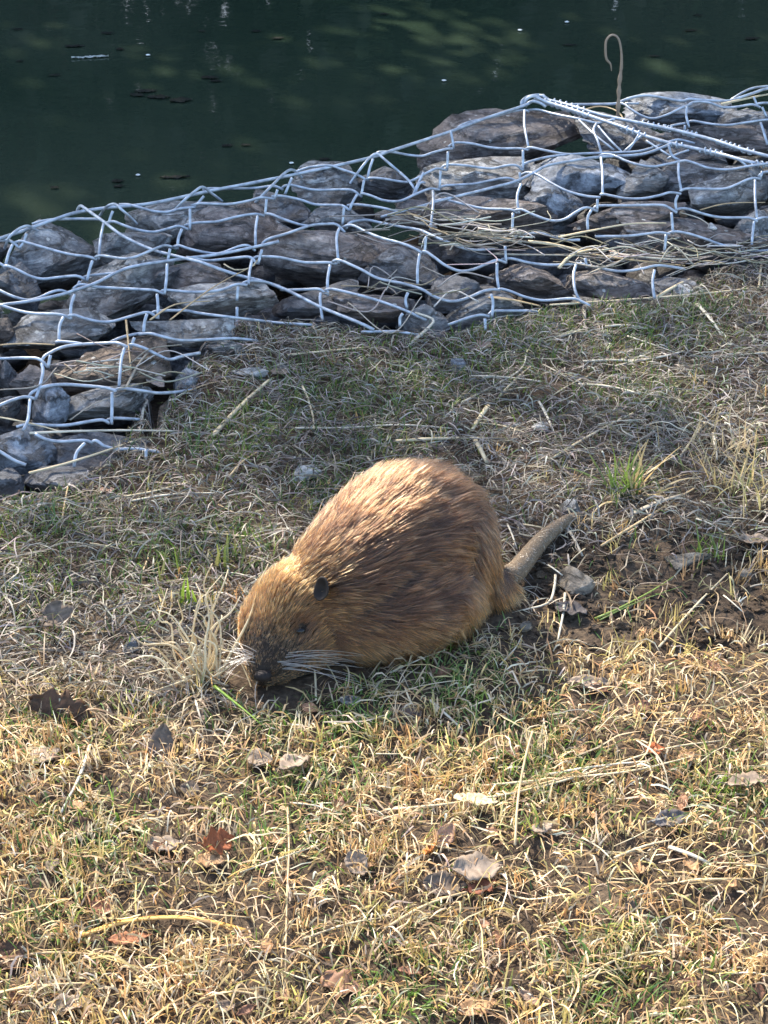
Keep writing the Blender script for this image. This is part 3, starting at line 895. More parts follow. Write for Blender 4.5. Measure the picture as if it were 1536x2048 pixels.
seamB = [(1068,196),(1086,191),(1093,199),(1120,206),(1155,216),(1198,229),(1250,240),(1291,248),(1335,257),(1378,267),(1430,281),(1485,299),(1560,318),(1640,335)]
seam = tag(empty('lacing_seam'), 'twin frame wires bound with coiled lacing along the mesh joint', 'wire seam')
add_wire(seam, seamA, WR * 1.45, 'frame_wire', 0.012)
add_wire(seam, seamB, WR * 1.45, 'frame_wire', 0.014)
add_wire(seam, [(1044,214),(1043,204),(1054,194),(1078,190),(1096,198)], WR * 1.2, 'loop', 0.012)
add_wire(seam, [(1050,213),(1062,203),(1080,206),(1092,214)], WR * 1.2, 'loop', 0.014)
def coil(path, u0, u1, turns, r):
    P = wire_pts(path, 0.013, 5)
    uv = proj(P)[:, 0]
    n = max(24, turns * 12)
    uu = np.linspace(u0, u1, n)
    C = np.stack([np.interp(uu, uv, P[:, k]) for k in range(3)], 1)
    T = np.gradient(C, axis=0); T /= np.linalg.norm(T, axis=1, keepdims=True)
    A = np.cross(T, [0, 0, 1.0]); A /= np.linalg.norm(A, axis=1, keepdims=True)
    B = np.cross(T, A)
    ph = np.linspace(0, 2 * np.pi * turns, n)
    Q = C + r * (np.cos(ph)[:, None] * A + np.sin(ph)[:, None] * B)
    V, F = tube(Q, WR * 0.8, 6)
    c = V.mean(0)
    obj('lacing_coil', mesh_from('lacing_coil', V - c, F), M['wire'], seam, tuple(c))
for pth, a, b, t in ((seamA, 1082, 1180, 9), (seamA, 1246, 1292, 4), (seamA, 1344, 1366, 2), (seamA, 1402, 1445, 4), (seamA, 1505, 1536, 3), (seamB, 1100, 1170, 6), (seamB, 1278, 1330, 5), (seamB, 1326, 1344, 3),
                     (seamB, 1368, 1394, 3), (seamB, 1436, 1480, 5), (seamB, 1486, 1510, 2)):
    coil(pth, a, b, t, 0.0066)
for s in ([(1158,240),(1190,270),(1228,300)], [(1196,252),(1220,280),(1244,304)], [(1248,303),(1268,285),(1284,270)], [(1292,281),(1320,299),(1350,318)], [(1334,318),(1352,309),(1378,300)], [(1278,268),(1266,288),(1256,302)], [(1452,284),(1466,300)], [(1476,318),(1494,332)]):
    add_wire(rear, s, WR * 0.85)

# ------------------------------------------------------------------ coypu
def W(u, v, z):
    return at_z(u, v, z)
# chains of (u, v, height, radius): joined into one skin
chains = [
 [(972,1174,0.042,0.026),(938,1142,0.062,0.044),(892,1106,0.088,0.074),(852,1068,0.110,0.096),(815,1074,0.118,0.106),(766,1108,0.112,0.103),(712,1150,0.100,0.092),(664,1180,0.090,0.077),(624,1198,0.084,0.063),(592,1212,0.080,0.061),(566,1250,0.064,0.051),(545,1292,0.047,0.039),(531,1326,0.034,0.028),(527,1344,0.027,0.022)],
 [(905,1165,0.055,0.050),(880,1182,0.056,0.061),(840,1198,0.060,0.075),(788,1212,0.062,0.080),(730,1224,0.060,0.074),(680,1236,0.056,0.062)],      # belly, flank
 [(902,1150,0.060,0.056),(925,1182,0.038,0.038),(952,1206,0.020,0.022),(915,1240,0.013,0.013)],                                     # haunch and hind foot
 [(622,1218,0.074,0.046),(618,1262,0.056,0.042),(582,1300,0.044,0.034),(548,1332,0.03,0.025)],                                      # cheek towards us
 [(562,1198,0.076,0.040),(526,1252,0.060,0.036),(523,1290,0.046,0.030),(521,1322,0.034,0.024)],                                     # other cheek
 [(560,1335,0.026,0.024),(552,1350,0.018,0.016)],                                                                                   # chin
 [(670,1262,0.048,0.034),(640,1305,0.028,0.022),(606,1338,0.014,0.013),(585,1348,0.010,0.010)],                                     # near fore leg
 [(620,1262,0.05,0.03),(578,1312,0.02,0.018),(556,1340,0.010,0.010)],                                                               # other fore leg
]
g0 = 0.0
tail_px = [(970,1172,0.042,0.026),(1002,1164,0.034,0.021),(1034,1140,0.028,0.018),(1060,1108,0.024,0.0165),(1086,1078,0.021,0.015),(1112,1056,0.019,0.013),(1138,1038,0.017,0.011),(1160,1030,0.015,0.008)]
bm = bmesh.new()
def add_chain(ch):
    C = np.array([np.append(W(u, v, z), r) for u, v, z, r in ch])
    D = catmull(C, 0.010)
    for q in D:
        bmesh.ops.create_icosphere(bm, subdivisions=2, radius=max(q[3], 0.004), matrix=Matrix.Translation(Vector(q[:3])))
    return D
axisD = add_chain(chains[0])
for ch in chains[1:]:
    add_chain(ch)
tailD = add_chain(tail_px)
tmp_me = bpy.data.meshes.new('tmp'); bm.to_mesh(tmp_me); bm.free()
tmp = bpy.data.objects.new('tmp', tmp_me); COL.objects.link(tmp)
md = tmp.modifiers.new('r', 'REMESH'); md.mode = 'VOXEL'; md.voxel_size = 0.0055
md2 = tmp.modifiers.new('s', 'SMOOTH'); md2.factor = 0.5; md2.iterations = 9
dg = bpy.context.evaluated_depsgraph_get()
body_me = bpy.data.meshes.new_from_object(tmp.evaluated_get(dg))
bpy.data.objects.remove(tmp); bpy.data.meshes.remove(tmp_me)
body_me.name = 'coypu_body'
nv = len(body_me.vertices)
BV = np.zeros(nv * 3); body_me.vertices.foreach_get('co', BV); BV = BV.reshape(-1, 3)
body_me.polygons.foreach_set('use_smooth', np.ones(len(body_me.polygons), bool))
body_me.calc_loop_triangles()
BT = np.zeros(len(body_me.loop_triangles) * 3, np.int32); body_me.loop_triangles.foreach_get('vertices', BT); BT = BT.reshape(-1, 3)
body_bvh = BVHTree.FromPolygons(BV.tolist(), BT.tolist())
def near_dist(P, D):
    best = np.full(len(P), 1e9); bi = np.zeros(len(P), int)
    for i, q in enumerate(D):
        d = ((P - q[:3]) ** 2).sum(1) - 0.3 * q[3] ** 2
        m = d < best
        best[m] = d[m]; bi[m] = i
    return bi
tail_line = tailD[:, :3]; ntail = len(tail_line)
def tail_amount(P):
    """0 on the furred body, rising to 1 along the bare tail"""
    d = np.sqrt(((P[:, None, :] - tail_line[None, :, :]) ** 2).sum(2))
    i = d.argmin(1); dm = d.min(1)
    s = i / (ntail - 1)
    return np.where(dm < 0.036, sstep(0.10, 0.24, s), 0.0)
tail_f = tail_amount(BV)
set_col(body_me, np.array([0.022, 0.014, 0.009])[None] * (1 - tail_f[:, None]) + np.array([0.19, 0.138, 0.09])[None] * tail_f[:, None])

def mat_skin():
    m, nt, out = new_mat('coypu_skin')
    b = principled(nt, out, 0.75, 0.25)
    at = N(nt, 'ShaderNodeAttribute', attribute_name='tint')
    tc = N(nt, 'ShaderNodeTexCoord')
    v = N(nt, 'ShaderNodeTexVoronoi'); v.inputs['Scale'].default_value = 330
    nt.links.new(tc.outputs['Object'], v.inputs['Vector'])
    r = ramp(nt, [(0.0, (1.15,) * 3), (0.6, (0.6,) * 3)], v.outputs['Distance'])
    mx = N(nt, 'ShaderNodeMix', data_type='RGBA', blend_type='MULTIPLY'); mx.inputs[0].default_value = 1
    nt.links.new(at.outputs['Color'], mx.inputs[6]); nt.links.new(r.outputs[0], mx.inputs[7])
    nt.links.new(mx.outputs[2], b.inputs['Base Color'])
    bp = N(nt, 'ShaderNodeBump'); bp.inputs['Strength'].default_value = 0.5; bp.inputs['Distance'].default_value = 0.002
    nt.links.new(v.outputs['Distance'], bp.inputs['Height']); nt.links.new(bp.outputs[0], b.inputs['Normal'])
    return m

def mat_hair(name, rough=0.35, radial=0.5, root_dark=0.35):
    m, nt, out = new_mat(name)
    h = N(nt, 'ShaderNodeBsdfHairPrincipled')
    h.model = 'CHIANG'
    h.parametrization = 'COLOR'
    h.inputs['Roughness'].default_value = rough
    h.inputs['Radial Roughness'].default_value = radial
    h.inputs['Random Roughness'].default_value = 0.1
    at = N(nt, 'ShaderNodeAttribute', attribute_name='tint')
    tp = N(nt, 'ShaderNodeAttribute', attribute_name='tip')
    hi = N(nt, 'ShaderNodeHairInfo')
    r = ramp(nt, [(0.0, (0, 0, 0)), (0.45, (0.10,) * 3), (0.92, (1, 1, 1))], hi.outputs['Intercept'])
    mx = N(nt, 'ShaderNodeMix', data_type='RGBA')
    nt.links.new(r.outputs[0], mx.inputs[0]); nt.links.new(at.outputs['Color'], mx.inputs[6]); nt.links.new(tp.outputs['Color'], mx.inputs[7])
    nt.links.new(mx.outputs[2], h.inputs['Color'])
    nt.links.new(h.outputs[0], out.inputs[0])
    return m

ground_c = W(760, 1250, 0.0)
coypu = tag(empty('coypu', (float(ground_c[0]), float(ground_c[1]), 0)), 'brown furry coypu crouching with its nose down in the grass', 'coypu')
def under(o):
    o.parent = coypu
    o.matrix_parent_inverse = Matrix.Translation(-coypu.location)
    return o
M['skin'] = mat_skin()
M['hair'] = mat_hair('coypu_fur')
under(obj('body', body_me, M['skin']))

def curves_obj(name, pts, radii, tint, tip, mat):
    """pts (n,k,3), radii (n,k), tint/tip (n,3)"""
    n, k, _ = pts.shape
    hc = bpy.data.hair_curves.new(name)
    hc.add_curves([k] * n)
    hc.attributes['position'].data.foreach_set('vector', np.ascontiguousarray(pts, np.float32).ravel())
    ra = hc.attributes.get('radius') or hc.attributes.new('radius', 'FLOAT', 'POINT')
    ra.data.foreach_set('value', np.ascontiguousarray(radii, np.float32).ravel())
    for nm, c in (('tint', tint), ('tip', tip)):
        a = hc.attributes.new(nm, 'FLOAT_COLOR', 'CURVE')
        a.data.foreach_set('color', np.ascontiguousarray(np.concatenate([c, np.ones((n, 1))], 1), np.float32).ravel())
    hc.materials.append(mat)
    o = bpy.data.objects.new(name, hc)
    COL.objects.link(o)
    return o

# roots spread evenly over the skin
tri = BV[BT]
area = 0.5 * np.linalg.norm(np.cross(tri[:, 1] - tri[:, 0], tri[:, 2] - tri[:, 0]), axis=1)
def sample_skin(n):
    ti = rng.choice(len(BT), n, p=area / area.sum())
    a, b = rng.random(n), rng.random(n)
    sw = a + b > 1
    a[sw], b[sw] = 1 - a[sw], 1 - b[sw]
    P = tri[ti, 0] + (tri[ti, 1] - tri[ti, 0]) * a[:, None] + (tri[ti, 2] - tri[ti, 0]) * b[:, None]
    return P, ti
vn = np.zeros(nv * 3); body_me.vertices.foreach_get('normal', vn); vn = vn.reshape(-1, 3)
ax = axisD[:, :3]; nax = len(ax)
axT = np.gradient(ax, axis=0); axT /= np.linalg.norm(axT, axis=1, keepdims=True)      # tail -> nose
EYE_L = np.array(body_bvh.ray_cast(Vector(CAMP), Vector(ray(600, 1261)))[0])
EAR_L = np.array(body_bvh.ray_cast(Vector(CAMP), Vector(ray(648, 1178)))[0])
NOSE = np.array(body_bvh.ray_cast(Vector(CAMP), Vector(ray(526, 1350)))[0])
def axpos(P):
    return near_dist(P, axisD)
def fur(n, kind, k=7):
    P, ti = sample_skin(n)
    Nn = vn[BT[ti]].mean(1); Nn /= np.linalg.norm(Nn, axis=1, keepdims=True)
    tailm = tail_amount(P)
    keep = (tailm < 0.3) | (rng.random(n) < 0.25)
    dE = np.linalg.norm(P - EYE_L, axis=1); dR = np.linalg.norm(P - EAR_L, axis=1); dN = np.linalg.norm(P - NOSE, axis=1)
    keep &= (dE > 0.0075) & (dR > 0.006) & (dN > 0.009)
    keep &= P[:, 2] > 0.010
    P, Nn, tailm, dE, dN = P[keep], Nn[keep], tailm[keep], dE[keep], dN[keep]
    n = len(P)
    bi = axpos(P)
    s = bi / (nax - 1)                       # 0 tail root .. 1 nose
    back = -axT[bi]
    side = 1 - np.clip(Nn[:, 2], 0, 1)
    head = sstep(0.60, 0.78, s)
    fl = back + np.array([0, 0, -1.0])[None] * (side * (0.75 - 0.45 * head))[:, None]
    fl += 0.22 * np.stack([fbm(P * 16, 2, 61), fbm(P * 16, 2, 62), fbm(P * 16, 2, 63)], 1)
    fl += rng.normal(0, 0.10, (n, 3))
    fl -= Nn * (fl * Nn).sum(1, keepdims=True)
    fl /= np.linalg.norm(fl, axis=1, keepdims=True) + 1e-9
    # hair length: long over the back and flanks, short on the face
    L = 0.050 * (1 - head) + 0.023 * head
    L = L * (1 - 0.62 * sstep(0.80, 0.95, s))
    L = np.where(tailm > 0.05, 0.007, L)
    if kind == 'under':
        L = L * 0.55
    L = L * rng.uniform(0.6, 1.15, n)
    lift = {'under': 0.45, 'guard': 0.26}[kind] + 0.16 * rng.normal(size=n) + 0.25 * head * (1 - sstep(0.85, 0.95, s))
    lift = np.clip(lift, 0.08, 0.9)
    t = np.linspace(0, 1, k)
    d0 = fl * np.cos(lift)[:, None] + Nn * np.sin(lift)[:, None]
    pts = np.zeros((n, k, 3)); pts[:, 0] = P - Nn * 0.001
    for j in range(1, k):
        f = t[j]
        d = d0 * (1 - 0.75 * f) + fl * (0.75 * f) + np.array([0, 0, -0.22])[None] * (f * side)[:, None]
        d /= np.linalg.norm(d, axis=1, keepdims=True)
        pts[:, j] = pts[:, j - 1] + d * (L / (k - 1))[:, None]
    # locks: neighbouring hairs lean together towards their tips
    nc = max(10, n // (11 if kind == 'guard' else 14))
    cidx = rng.choice(n, nc, replace=False)
    kd = KDTree(nc)
    for i, c in enumerate(cidx):
        kd.insert(Vector(P[c]), i)
    kd.balance()
    own = np.array([cidx[kd.find(Vector(p))[1]] for p in P])
    tip_shift = pts[own] - pts
    wgt = (t ** 1.3)[None, :, None] * (0.68 * rng.uniform(0.3, 1.25, n) * (1 - 0.45 * head))[:, None, None]
    near_enough = (np.linalg.norm(P[own] - P, axis=1) < 0.02)[:, None, None]
    pts = pts + tip_shift * wgt * near_enough
    pts[:, :, 2] = np.maximum(pts[:, :, 2], 0.004)
    # colour of the coat
    lock = vnoise(P * 60, 77)[own] * 0.5 + rng.normal(0, 0.25, n)
    flank = np.clip(1 - Nn[:, 2] * 1.15, 0, 1) * (1 - head) 
    midback = (1 - head) * np.clip(Nn[:, 2] * 1.4, 0, 1)
    col_tip = np.array([0.40, 0.20, 0.075])[None] * np.ones((n, 1))
    col_root = np.array([0.09, 0.038, 0.014])[None] * np.ones((n, 1))
    back_tip, back_root = np.array([0.17, 0.078, 0.034]), np.array([0.026, 0.011, 0.006])
    mb = sstep(0.0, 0.65, midback + 0.22 * lock)[:, None]
    col_tip = col_tip * (1 - mb) + back_tip * mb
    col_root = col_root * (1 - mb) + back_root * mb
    # rump and lower edge tawny
    rumpw = ((1 - sstep(0.05, 0.2, s)) * 0.7)[:, None]
    col_tip = col_tip * (1 - rumpw) + np.array([0.44, 0.21, 0.07]) * rumpw
    # golden crown of the head, dark muzzle ridge
    hw = (head * 0.85)[:, None]
    col_tip = col_tip * (1 - hw) + np.array([0.58, 0.28, 0.085]) * hw
    col_root = col_root * (1 - hw) + np.array([0.15, 0.055, 0.017]) * hw
    ridge = (sstep(0.80, 0.97, s) * np.clip(Nn[:, 2] * 1.2 + 0.35, 0, 1))[:, None] * 0.6
    col_tip = col_tip * (1 - ridge) + np.array([0.15, 0.075, 0.038]) * ridge
    col_root = col_root * (1 - ridge) + np.array([0.045, 0.02, 0.011]) * ridge
    eyew = (1 - sstep(0.012, 0.024, dE))[:, None] * 0.85
    col_tip = col_tip * (1 - eyew) + np.array([0.05, 0.028, 0.016]) * eyew
    tw = (tailm > 0.05)[:, None] * 1.0
    col_tip = col_tip * (1 - tw) + np.array([0.34, 0.27, 0.19]) * tw
    col_root = col_root * (1 - tw) + np.array([0.24, 0.19, 0.13]) * tw
    br = np.exp(0.55 * lock)[:, None]
    gold = (rng.random(n) < 0.19)[:, None]
    col_tip = np.clip(np.where(gold, col_tip * 1.5, col_tip * 0.34) * br, 0.01, 0.85); col_root = np.clip(col_root * 0.45 * br, 0.006, 0.6)
    notail = 1 - tw
    col_tip = col_tip * (1 + notail * (np.array([1.04, 0.90, 0.74]) - 1)); col_root = col_root * (1 + notail * (np.array([1.04, 0.92, 0.8]) - 1))
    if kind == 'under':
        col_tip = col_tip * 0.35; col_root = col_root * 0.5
    r0 = {'under': 0.00022, 'guard': 0.00034}[kind]
    rad = r0 * np.interp(t, [0, 0.3, 0.75, 1], [0.8, 1.0, 0.75, 0.12])[None, :] * rng.uniform(0.75, 1.25, (n, 1)) * np.where(gold, 1.55, 1.0)
    return pts, rad, col_root, col_tip
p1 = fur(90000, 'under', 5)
p2 = fur(80000, 'guard', 7)
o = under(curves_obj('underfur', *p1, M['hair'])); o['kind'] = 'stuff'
o = under(curves_obj('guard_hair', *p2, M['hair'])); o['kind'] = 'stuff'

# whiskers
M['whisker'] = mat_hair('coypu_whisker', 0.25, 0.4)
wp = []
def whisk(base_px, n, du, dv, side):
    for i in range(n):
        u, v = base_px[0] + random.uniform(-14, 14), base_px[1] + random.uniform(-16, 16)
        h = body_bvh.ray_cast(Vector(CAMP), Vector(ray(u, v)))
        if h[0] is None:
            continue
        p0 = np.array(h[0])
        L = random.uniform(0.55, 1.0)
        eu, ev = u + du * L + random.uniform(-12, 12), v + dv * random.uniform(-1.0, 1.3)
        z1 = max(0.012, p0[2] + random.uniform(-0.02, 0.006))
        p2_ = at_z(eu, ev, z1)
        q = (p0 + p2_) / 2 + np.array([0, 0, 0.008 + 0.008 * random.random()])
        c = catmull([p0, q, p2_], 0.2)
        tt = np.linspace(0, 1, 9)
        src = np.linspace(0, 1, len(c))
        B = np.stack([(1 - tt) ** 2 * p0[a] + 2 * (1 - tt) * tt * q[a] + tt ** 2 * p2_[a] for a in range(3)], 1)
        wp.append(B)
whisk((500, 1318), 20, -80, 46, -1)
whisk((566, 1322), 20, 170, 34, 1)
wp = np.array(wp); nw = len(wp)
wc = np.full((nw, 3), 0.72) * np.array([1.0, 0.97, 0.90])
o = under(curves_obj('whiskers', wp, np.linspace(0.0006, 0.00018, 9)[None, :] * np.ones((nw, 1)), wc, wc, M['whisker'])); o['kind'] = 'stuff'

# ears, eyes, nose
M['ear'] = mat_plain('ear_skin', (0.022, 0.017, 0.014), 0.7, 0.2, 0.3, 90)
M['eye'] = mat_plain('eye', (0.006, 0.005, 0.005), 0.22, 0.35, 0.1)
M['nose'] = mat_plain('nose_skin', (0.016, 0.012, 0.011), 0.7, 0.2, 0.3, 300, 0.4)
def make_ear(P, nrm, up, w, h):
    nrm = np.array(nrm) / np.linalg.norm(nrm); up = np.array(up) - nrm * np.dot(up, nrm); up /= np.linalg.norm(up)
    sd = np.cross(up, nrm)
    V, F = [], []
    na, nr = 18, 6
    for i in range(nr):
        q = (i + 1) / nr
        for j in range(na):
            a = 2 * np.pi * j / na
            rim_ = 1 + 0.08 * math.cos(3 * a)
            x, y = math.cos(a) * w * q * rim_, math.sin(a) * h * q * (1.0 if math.sin(a) > 0 else 0.85)
            dpt = 0.010 * q ** 1.8 * (1 + 0.35 * math.cos(a)) - 0.001
            V.append(P + sd * x + up * y + nrm * dpt)
    V.append(P - nrm * 0.001)
    for i in range(nr - 1):
        for j in range(na):
            k_ = (j + 1) % na
            F.append((i * na + j, i * na + k_, (i + 1) * na + k_, (i + 1) * na + j))
    for j in range(na):
        F.append((len(V) - 1, (j + 1) % na, j, j))
    me = mesh_from('ear', V, F)
    o = under(obj('ear', me, M['ear']))
    sm = o.modifiers.new('thick', 'SOLIDIFY'); sm.thickness = 0.0022
    return o
earN = np.array(body_bvh.find_nearest(Vector(EAR_L))[1])
make_ear(EAR_L + earN * 0.005, earN * 0.7 + np.array([-0.45, -0.55, 0.15]), (0.25, 0.25, 1), 0.0128, 0.0195)
ER = body_bvh.ray_cast(Vector(CAMP), Vector(ray(537, 1142)))
if ER[0] is not None:
    e2 = np.array(ER[0]); make_ear(e2 + np.array([-0.010, 0.008, -0.006]), np.array([-0.8, 0.05, 0.35]), (0, 0.2, 1), 0.008, 0.012)
def ball(P, r, mat, name, squash=(1, 1, 1)):
    me = mesh_arrays(name, ICO2_V * r * np.array(squash), ICO2_F)
    o = obj(name, me, mat, None, tuple(P))
    return under(o)
eN = np.array(body_bvh.find_nearest(Vector(EYE_L))[1])
ball(EYE_L - eN * 0.0006, 0.0068, M['eye'], 'eye', (1.25, 0.9, 0.8))
E2 = body_bvh.find_nearest(Vector(W(486, 1222, 0.085) + np.array([-0.02, 0.03, 0])))
ball(np.array(E2[0]), 0.0066, M['eye'], 'eye')
ball(NOSE + np.array([0, -0.002, 0]), 0.011, M['nose'], 'nose', (1.2, 0.8, 0.75))

# ------------------------------------------------------------------ ground cover
def ribbons(center, side, width, tint, fold=0.0):
    """center (n,k,3), side (n,k,3) unit, width (n,k), tint (n,3) -> mesh data"""
    n, k, _ = center.shape
    L = center - side * width[..., None] * 0.5
    Rr = center + side * width[..., None] * 0.5
    V = np.stack([L, Rr], 2).reshape(-1, 3)
    base = (np.arange(n) * k * 2)[:, None] + (np.arange(k - 1) * 2)[None, :]
    F = np.stack([base, base + 1, base + 3, base + 2], -1).reshape(-1, 4)
    C = np.repeat(tint, k * 2, 0)
    return V, F, C

class Bag:
    def __init__(self): self.V, self.F, self.C, self.n = [], [], [], 0
    def add(self, V, F, C):
        self.V.append(V); self.F.append(F + self.n); self.C.append(C); self.n += len(V)
    def build(self, name, mat, parent=None):
        me = mesh_arrays(name, np.vstack(self.V), np.vstack(self.F))
        set_col(me, np.clip(np.vstack(self.C), 0.004, 0.95))
        return obj(name, me, mat, parent)

def standing(P, L, lean, az, w, tint, k=5, droop=0.6):
    n = len(P)
    t = np.linspace(0, 1, k)[None, :]
    H = np.stack([np.cos(az), np.sin(az), np.zeros(n)], 1)
    ang = lean[:, None] + droop * (t ** 1.5) * rng.uniform(0.1, 1.5, (n, 1))
    st = (L / (k - 1))[:, None]
    hx = np.cumsum(np.concatenate([np.zeros((n, 1)), np.sin(ang[:, 1:]) * st], 1), 1)
    hz = np.cumsum(np.concatenate([np.zeros((n, 1)), np.cos(ang[:, 1:]) * st], 1), 1)
    C = P[:, None, :] + H[:, None, :] * hx[..., None] + np.array([0, 0, 1.0]) * hz[..., None]
    az2 = az + np.pi / 2 + rng.normal(0, 0.7, n)
    S = np.stack([np.cos(az2), np.sin(az2), np.zeros(n)], 1)[:, None, :] * np.ones((1, k, 1))
    W_ = w[:, None] * np.interp(t, [0, 0.5, 1], [1.0, 0.85, 0.22])
    return ribbons(C, S, W_, tint)

def patchy(x, y):
    P = np.stack([x, y], -1)
    return sstep(-0.30, 0.35, fbm(P * 5.5, 3, 91))

def lying(x, y, L, az, curl, w, tint, k=6, h0=None, arch=None):
    n = len(x)
    t = np.linspace(0, 1, k)[None, :]
    wob = rng.normal(0, 0.16, (n, 1)) * (1 + 2.0 * (rng.random((n, 1)) < 0.12))
    a = az[:, None] + curl[:, None] * t + wob * np.sin(t * 6.0 + rng.uniform(0, 6, (n, 1)))
    st = (L / (k - 1))[:, None]
    cx = x[:, None] + np.concatenate([np.zeros((n, 1)), np.cumsum(np.cos(a[:, 1:]) * st, 1)], 1)
    cy = y[:, None] + np.concatenate([np.zeros((n, 1)), np.cumsum(np.sin(a[:, 1:]) * st, 1)], 1)
    if h0 is None: h0 = rng.random(n) ** 1.8 * 0.013
    if arch is None: arch = np.abs(rng.normal(0, 0.006, n)) + 0.08 * L * rng.random(n) ** 3
    tilt = rng.normal(0, 0.10, n) * L
    cz = gz(cx, cy) + 0.002 + h0[:, None] + arch[:, None] * np.sin(np.pi * t) + np.maximum(tilt[:, None] * (t - 0.5), -h0[:, None])
    C = np.stack([cx, cy, cz], -1)
    roll = rng.uniform(-1.1, 1.1, n)[:, None] + rng.normal(0, 0.9, (n, 1)) * t
    S = np.stack([-np.sin(a) * np.cos(roll), np.cos(a) * np.cos(roll), np.sin(roll)], -1)
    W_ = w[:, None] * np.interp(t, [0, 0.2, 0.7, 1], [0.6, 1.0, 0.85, 0.25])
    return ribbons(C, S, W_, tint)

def pick(n, pal, p=None, jit=0.16):
    pal = np.array(pal)
    c = pal[rng.choice(len(pal), n, p=p)]
    return c * np.exp(rng.normal(0, jit, (n, 1))) * np.exp(rng.normal(0, 0.05, (n, 3)))

STRAW = [(0.66, 0.46, 0.23), (0.74, 0.57, 0.34), (0.54, 0.33, 0.14), (0.36, 0.23, 0.115), (0.76, 0.63, 0.43), (0.54, 0.42, 0.16)]
GREYS = [(0.25, 0.215, 0.175), (0.16, 0.132, 0.105), (0.35, 0.31, 0.26), (0.085, 0.066, 0.05), (0.44, 0.40, 0.33), (0.19, 0.155, 0.10)]
GREEN = [(0.11, 0.20, 0.035), (0.17, 0.27, 0.05), (0.08, 0.15, 0.035), (0.27, 0.31, 0.08)]

def field(n, margin=0.0):
    """points on the near bank, thinner outside the view"""
    x = rng.uniform(-1.35, 1.5, n); y = rng.uniform(1.05, 3.75, n)
    half = 0.30 + 0.235 * (y - 1.05) + margin
    w = np.where(np.abs(x) < half + 0.10, 1.0, np.where(np.abs(x) < half + 0.45, 0.45, 0.0))
    w *= (y < y_near(x) + 0.03)
    k = rng.random(n) < w
    return x[k], y[k]

def lawn(x, y):      # 1 = mown dry lawn, 0 = raked litter near the stones
    P = np.stack([x, y], -1)
    return 1 - sstep(-0.10, 0.16, y - (2.02 + 0.42 * np.clip(x, -0.2, 0.7)) + 0.08 * fbm(P * 4, 2, 71))
GP = [at_z(u, v, 0)[:2].tolist() + [r] for u, v, r in [(700,800,.20),(440,880,.13),(520,850,.12),(1000,700,.16),(1250,655,.16),(1380,640,.14),(90,1050,.12),(60,1180,.10),(640,985,.08),(850,760,.14),(1290,790,.12),
      (330,1110,.12),(450,1095,.10),(100,1480,.08),(560,1425,.08),(1080,1530,.12),(1460,1580,.10),(700,1440,.10),(920,1390,.10),(160,1690,.10),(620,1600,.12),(1250,1960,.10),(820,1990,.10),(100,1860,.08),(1100,640,.15),(760,900,.10)]]
def greenness(x, y):
    g = np.zeros_like(x)
    for a, b, r in GP:
        g = np.maximum(g, np.exp(-((x - a) ** 2 + ((y - b) * 0.8) ** 2) / (r * 0.7) ** 2))
    return g
def body_clear(x, y):
    """False under the animal"""
    A, B = ax[4][:2], ax[-6][:2]
    ab = B - A
    t = np.clip(((x - A[0]) * ab[0] + (y - A[1]) * ab[1]) / (ab @ ab), 0, 1)
    d = np.hypot(x - A[0] - ab[0] * t, y - A[1] - ab[1] * t)
    return d > 0.085

# thatch: short dead fragments lying everywhere
bag = Bag()
x, y = field(140000)
lw = lawn(x, y); dm = dirt_mask(x, y)
k = (rng.random(len(x)) < (0.95 - 0.82 * dm) * (0.60 + 0.40 * patchy(x, y))) & body_clear(x, y)
x, y, lw = x[k], y[k], lw[k]
n = len(x)
tint = pick(n, STRAW) * lw[:, None] + pick(n, GREYS) * (1 - lw[:, None])  # golden lawn to weathered litter; part of the contrast is painted sun and shade
tint = tint * np.exp(0.35 * fbm(np.stack([x, y], 1) * 8, 2, 33))[:, None]
bag.add(*lying(x, y, rng.uniform(0.008, 0.040, n) * (1 + 0.3 * (1 - lw)), rng.uniform(0, 6.28, n), rng.normal(0, 0.45, n), rng.uniform(0.0009, 0.0030, n), tint, 4))
o = bag.build('thatch', M['blade']); tag(o, 'short dead grass fragments matted over the whole bank', 'thatch', kind='stuff')
# longer curled strands, mostly in the raked part
bag = Bag()
x, y = field(17000)
lw = lawn(x, y); dm = dirt_mask(x, y)
k = (rng.random(len(x)) < (1 - 0.75 * lw) * (1 - 0.7 * dm)) & body_clear(x, y)
x, y, lw = x[k], y[k], lw[k]
n = len(x)
tint = (pick(n, STRAW) * lw[:, None] + pick(n, GREYS, [.25, .2, .25, .1, .12, .08]) * (1 - lw[:, None]))  # same lawn and litter split, with some light and shade in its tones
bag.add(*lying(x, y, rng.uniform(0.03, 0.11, n), rng.normal(0.1, 1.1, n) + np.pi * (rng.random(n) < 0.5), rng.normal(0, 0.5, n) * (1 + (rng.random(n) < 0.2)), rng.uniform(0.0010, 0.0026, n), tint, 8, h0=rng.random(n) ** 2 * 0.014 + 0.002))
o = bag.build('dead_grass', M['blade']); tag(o, 'long curled dead grass strands strewn over the bank', 'dead grass', kind='stuff')
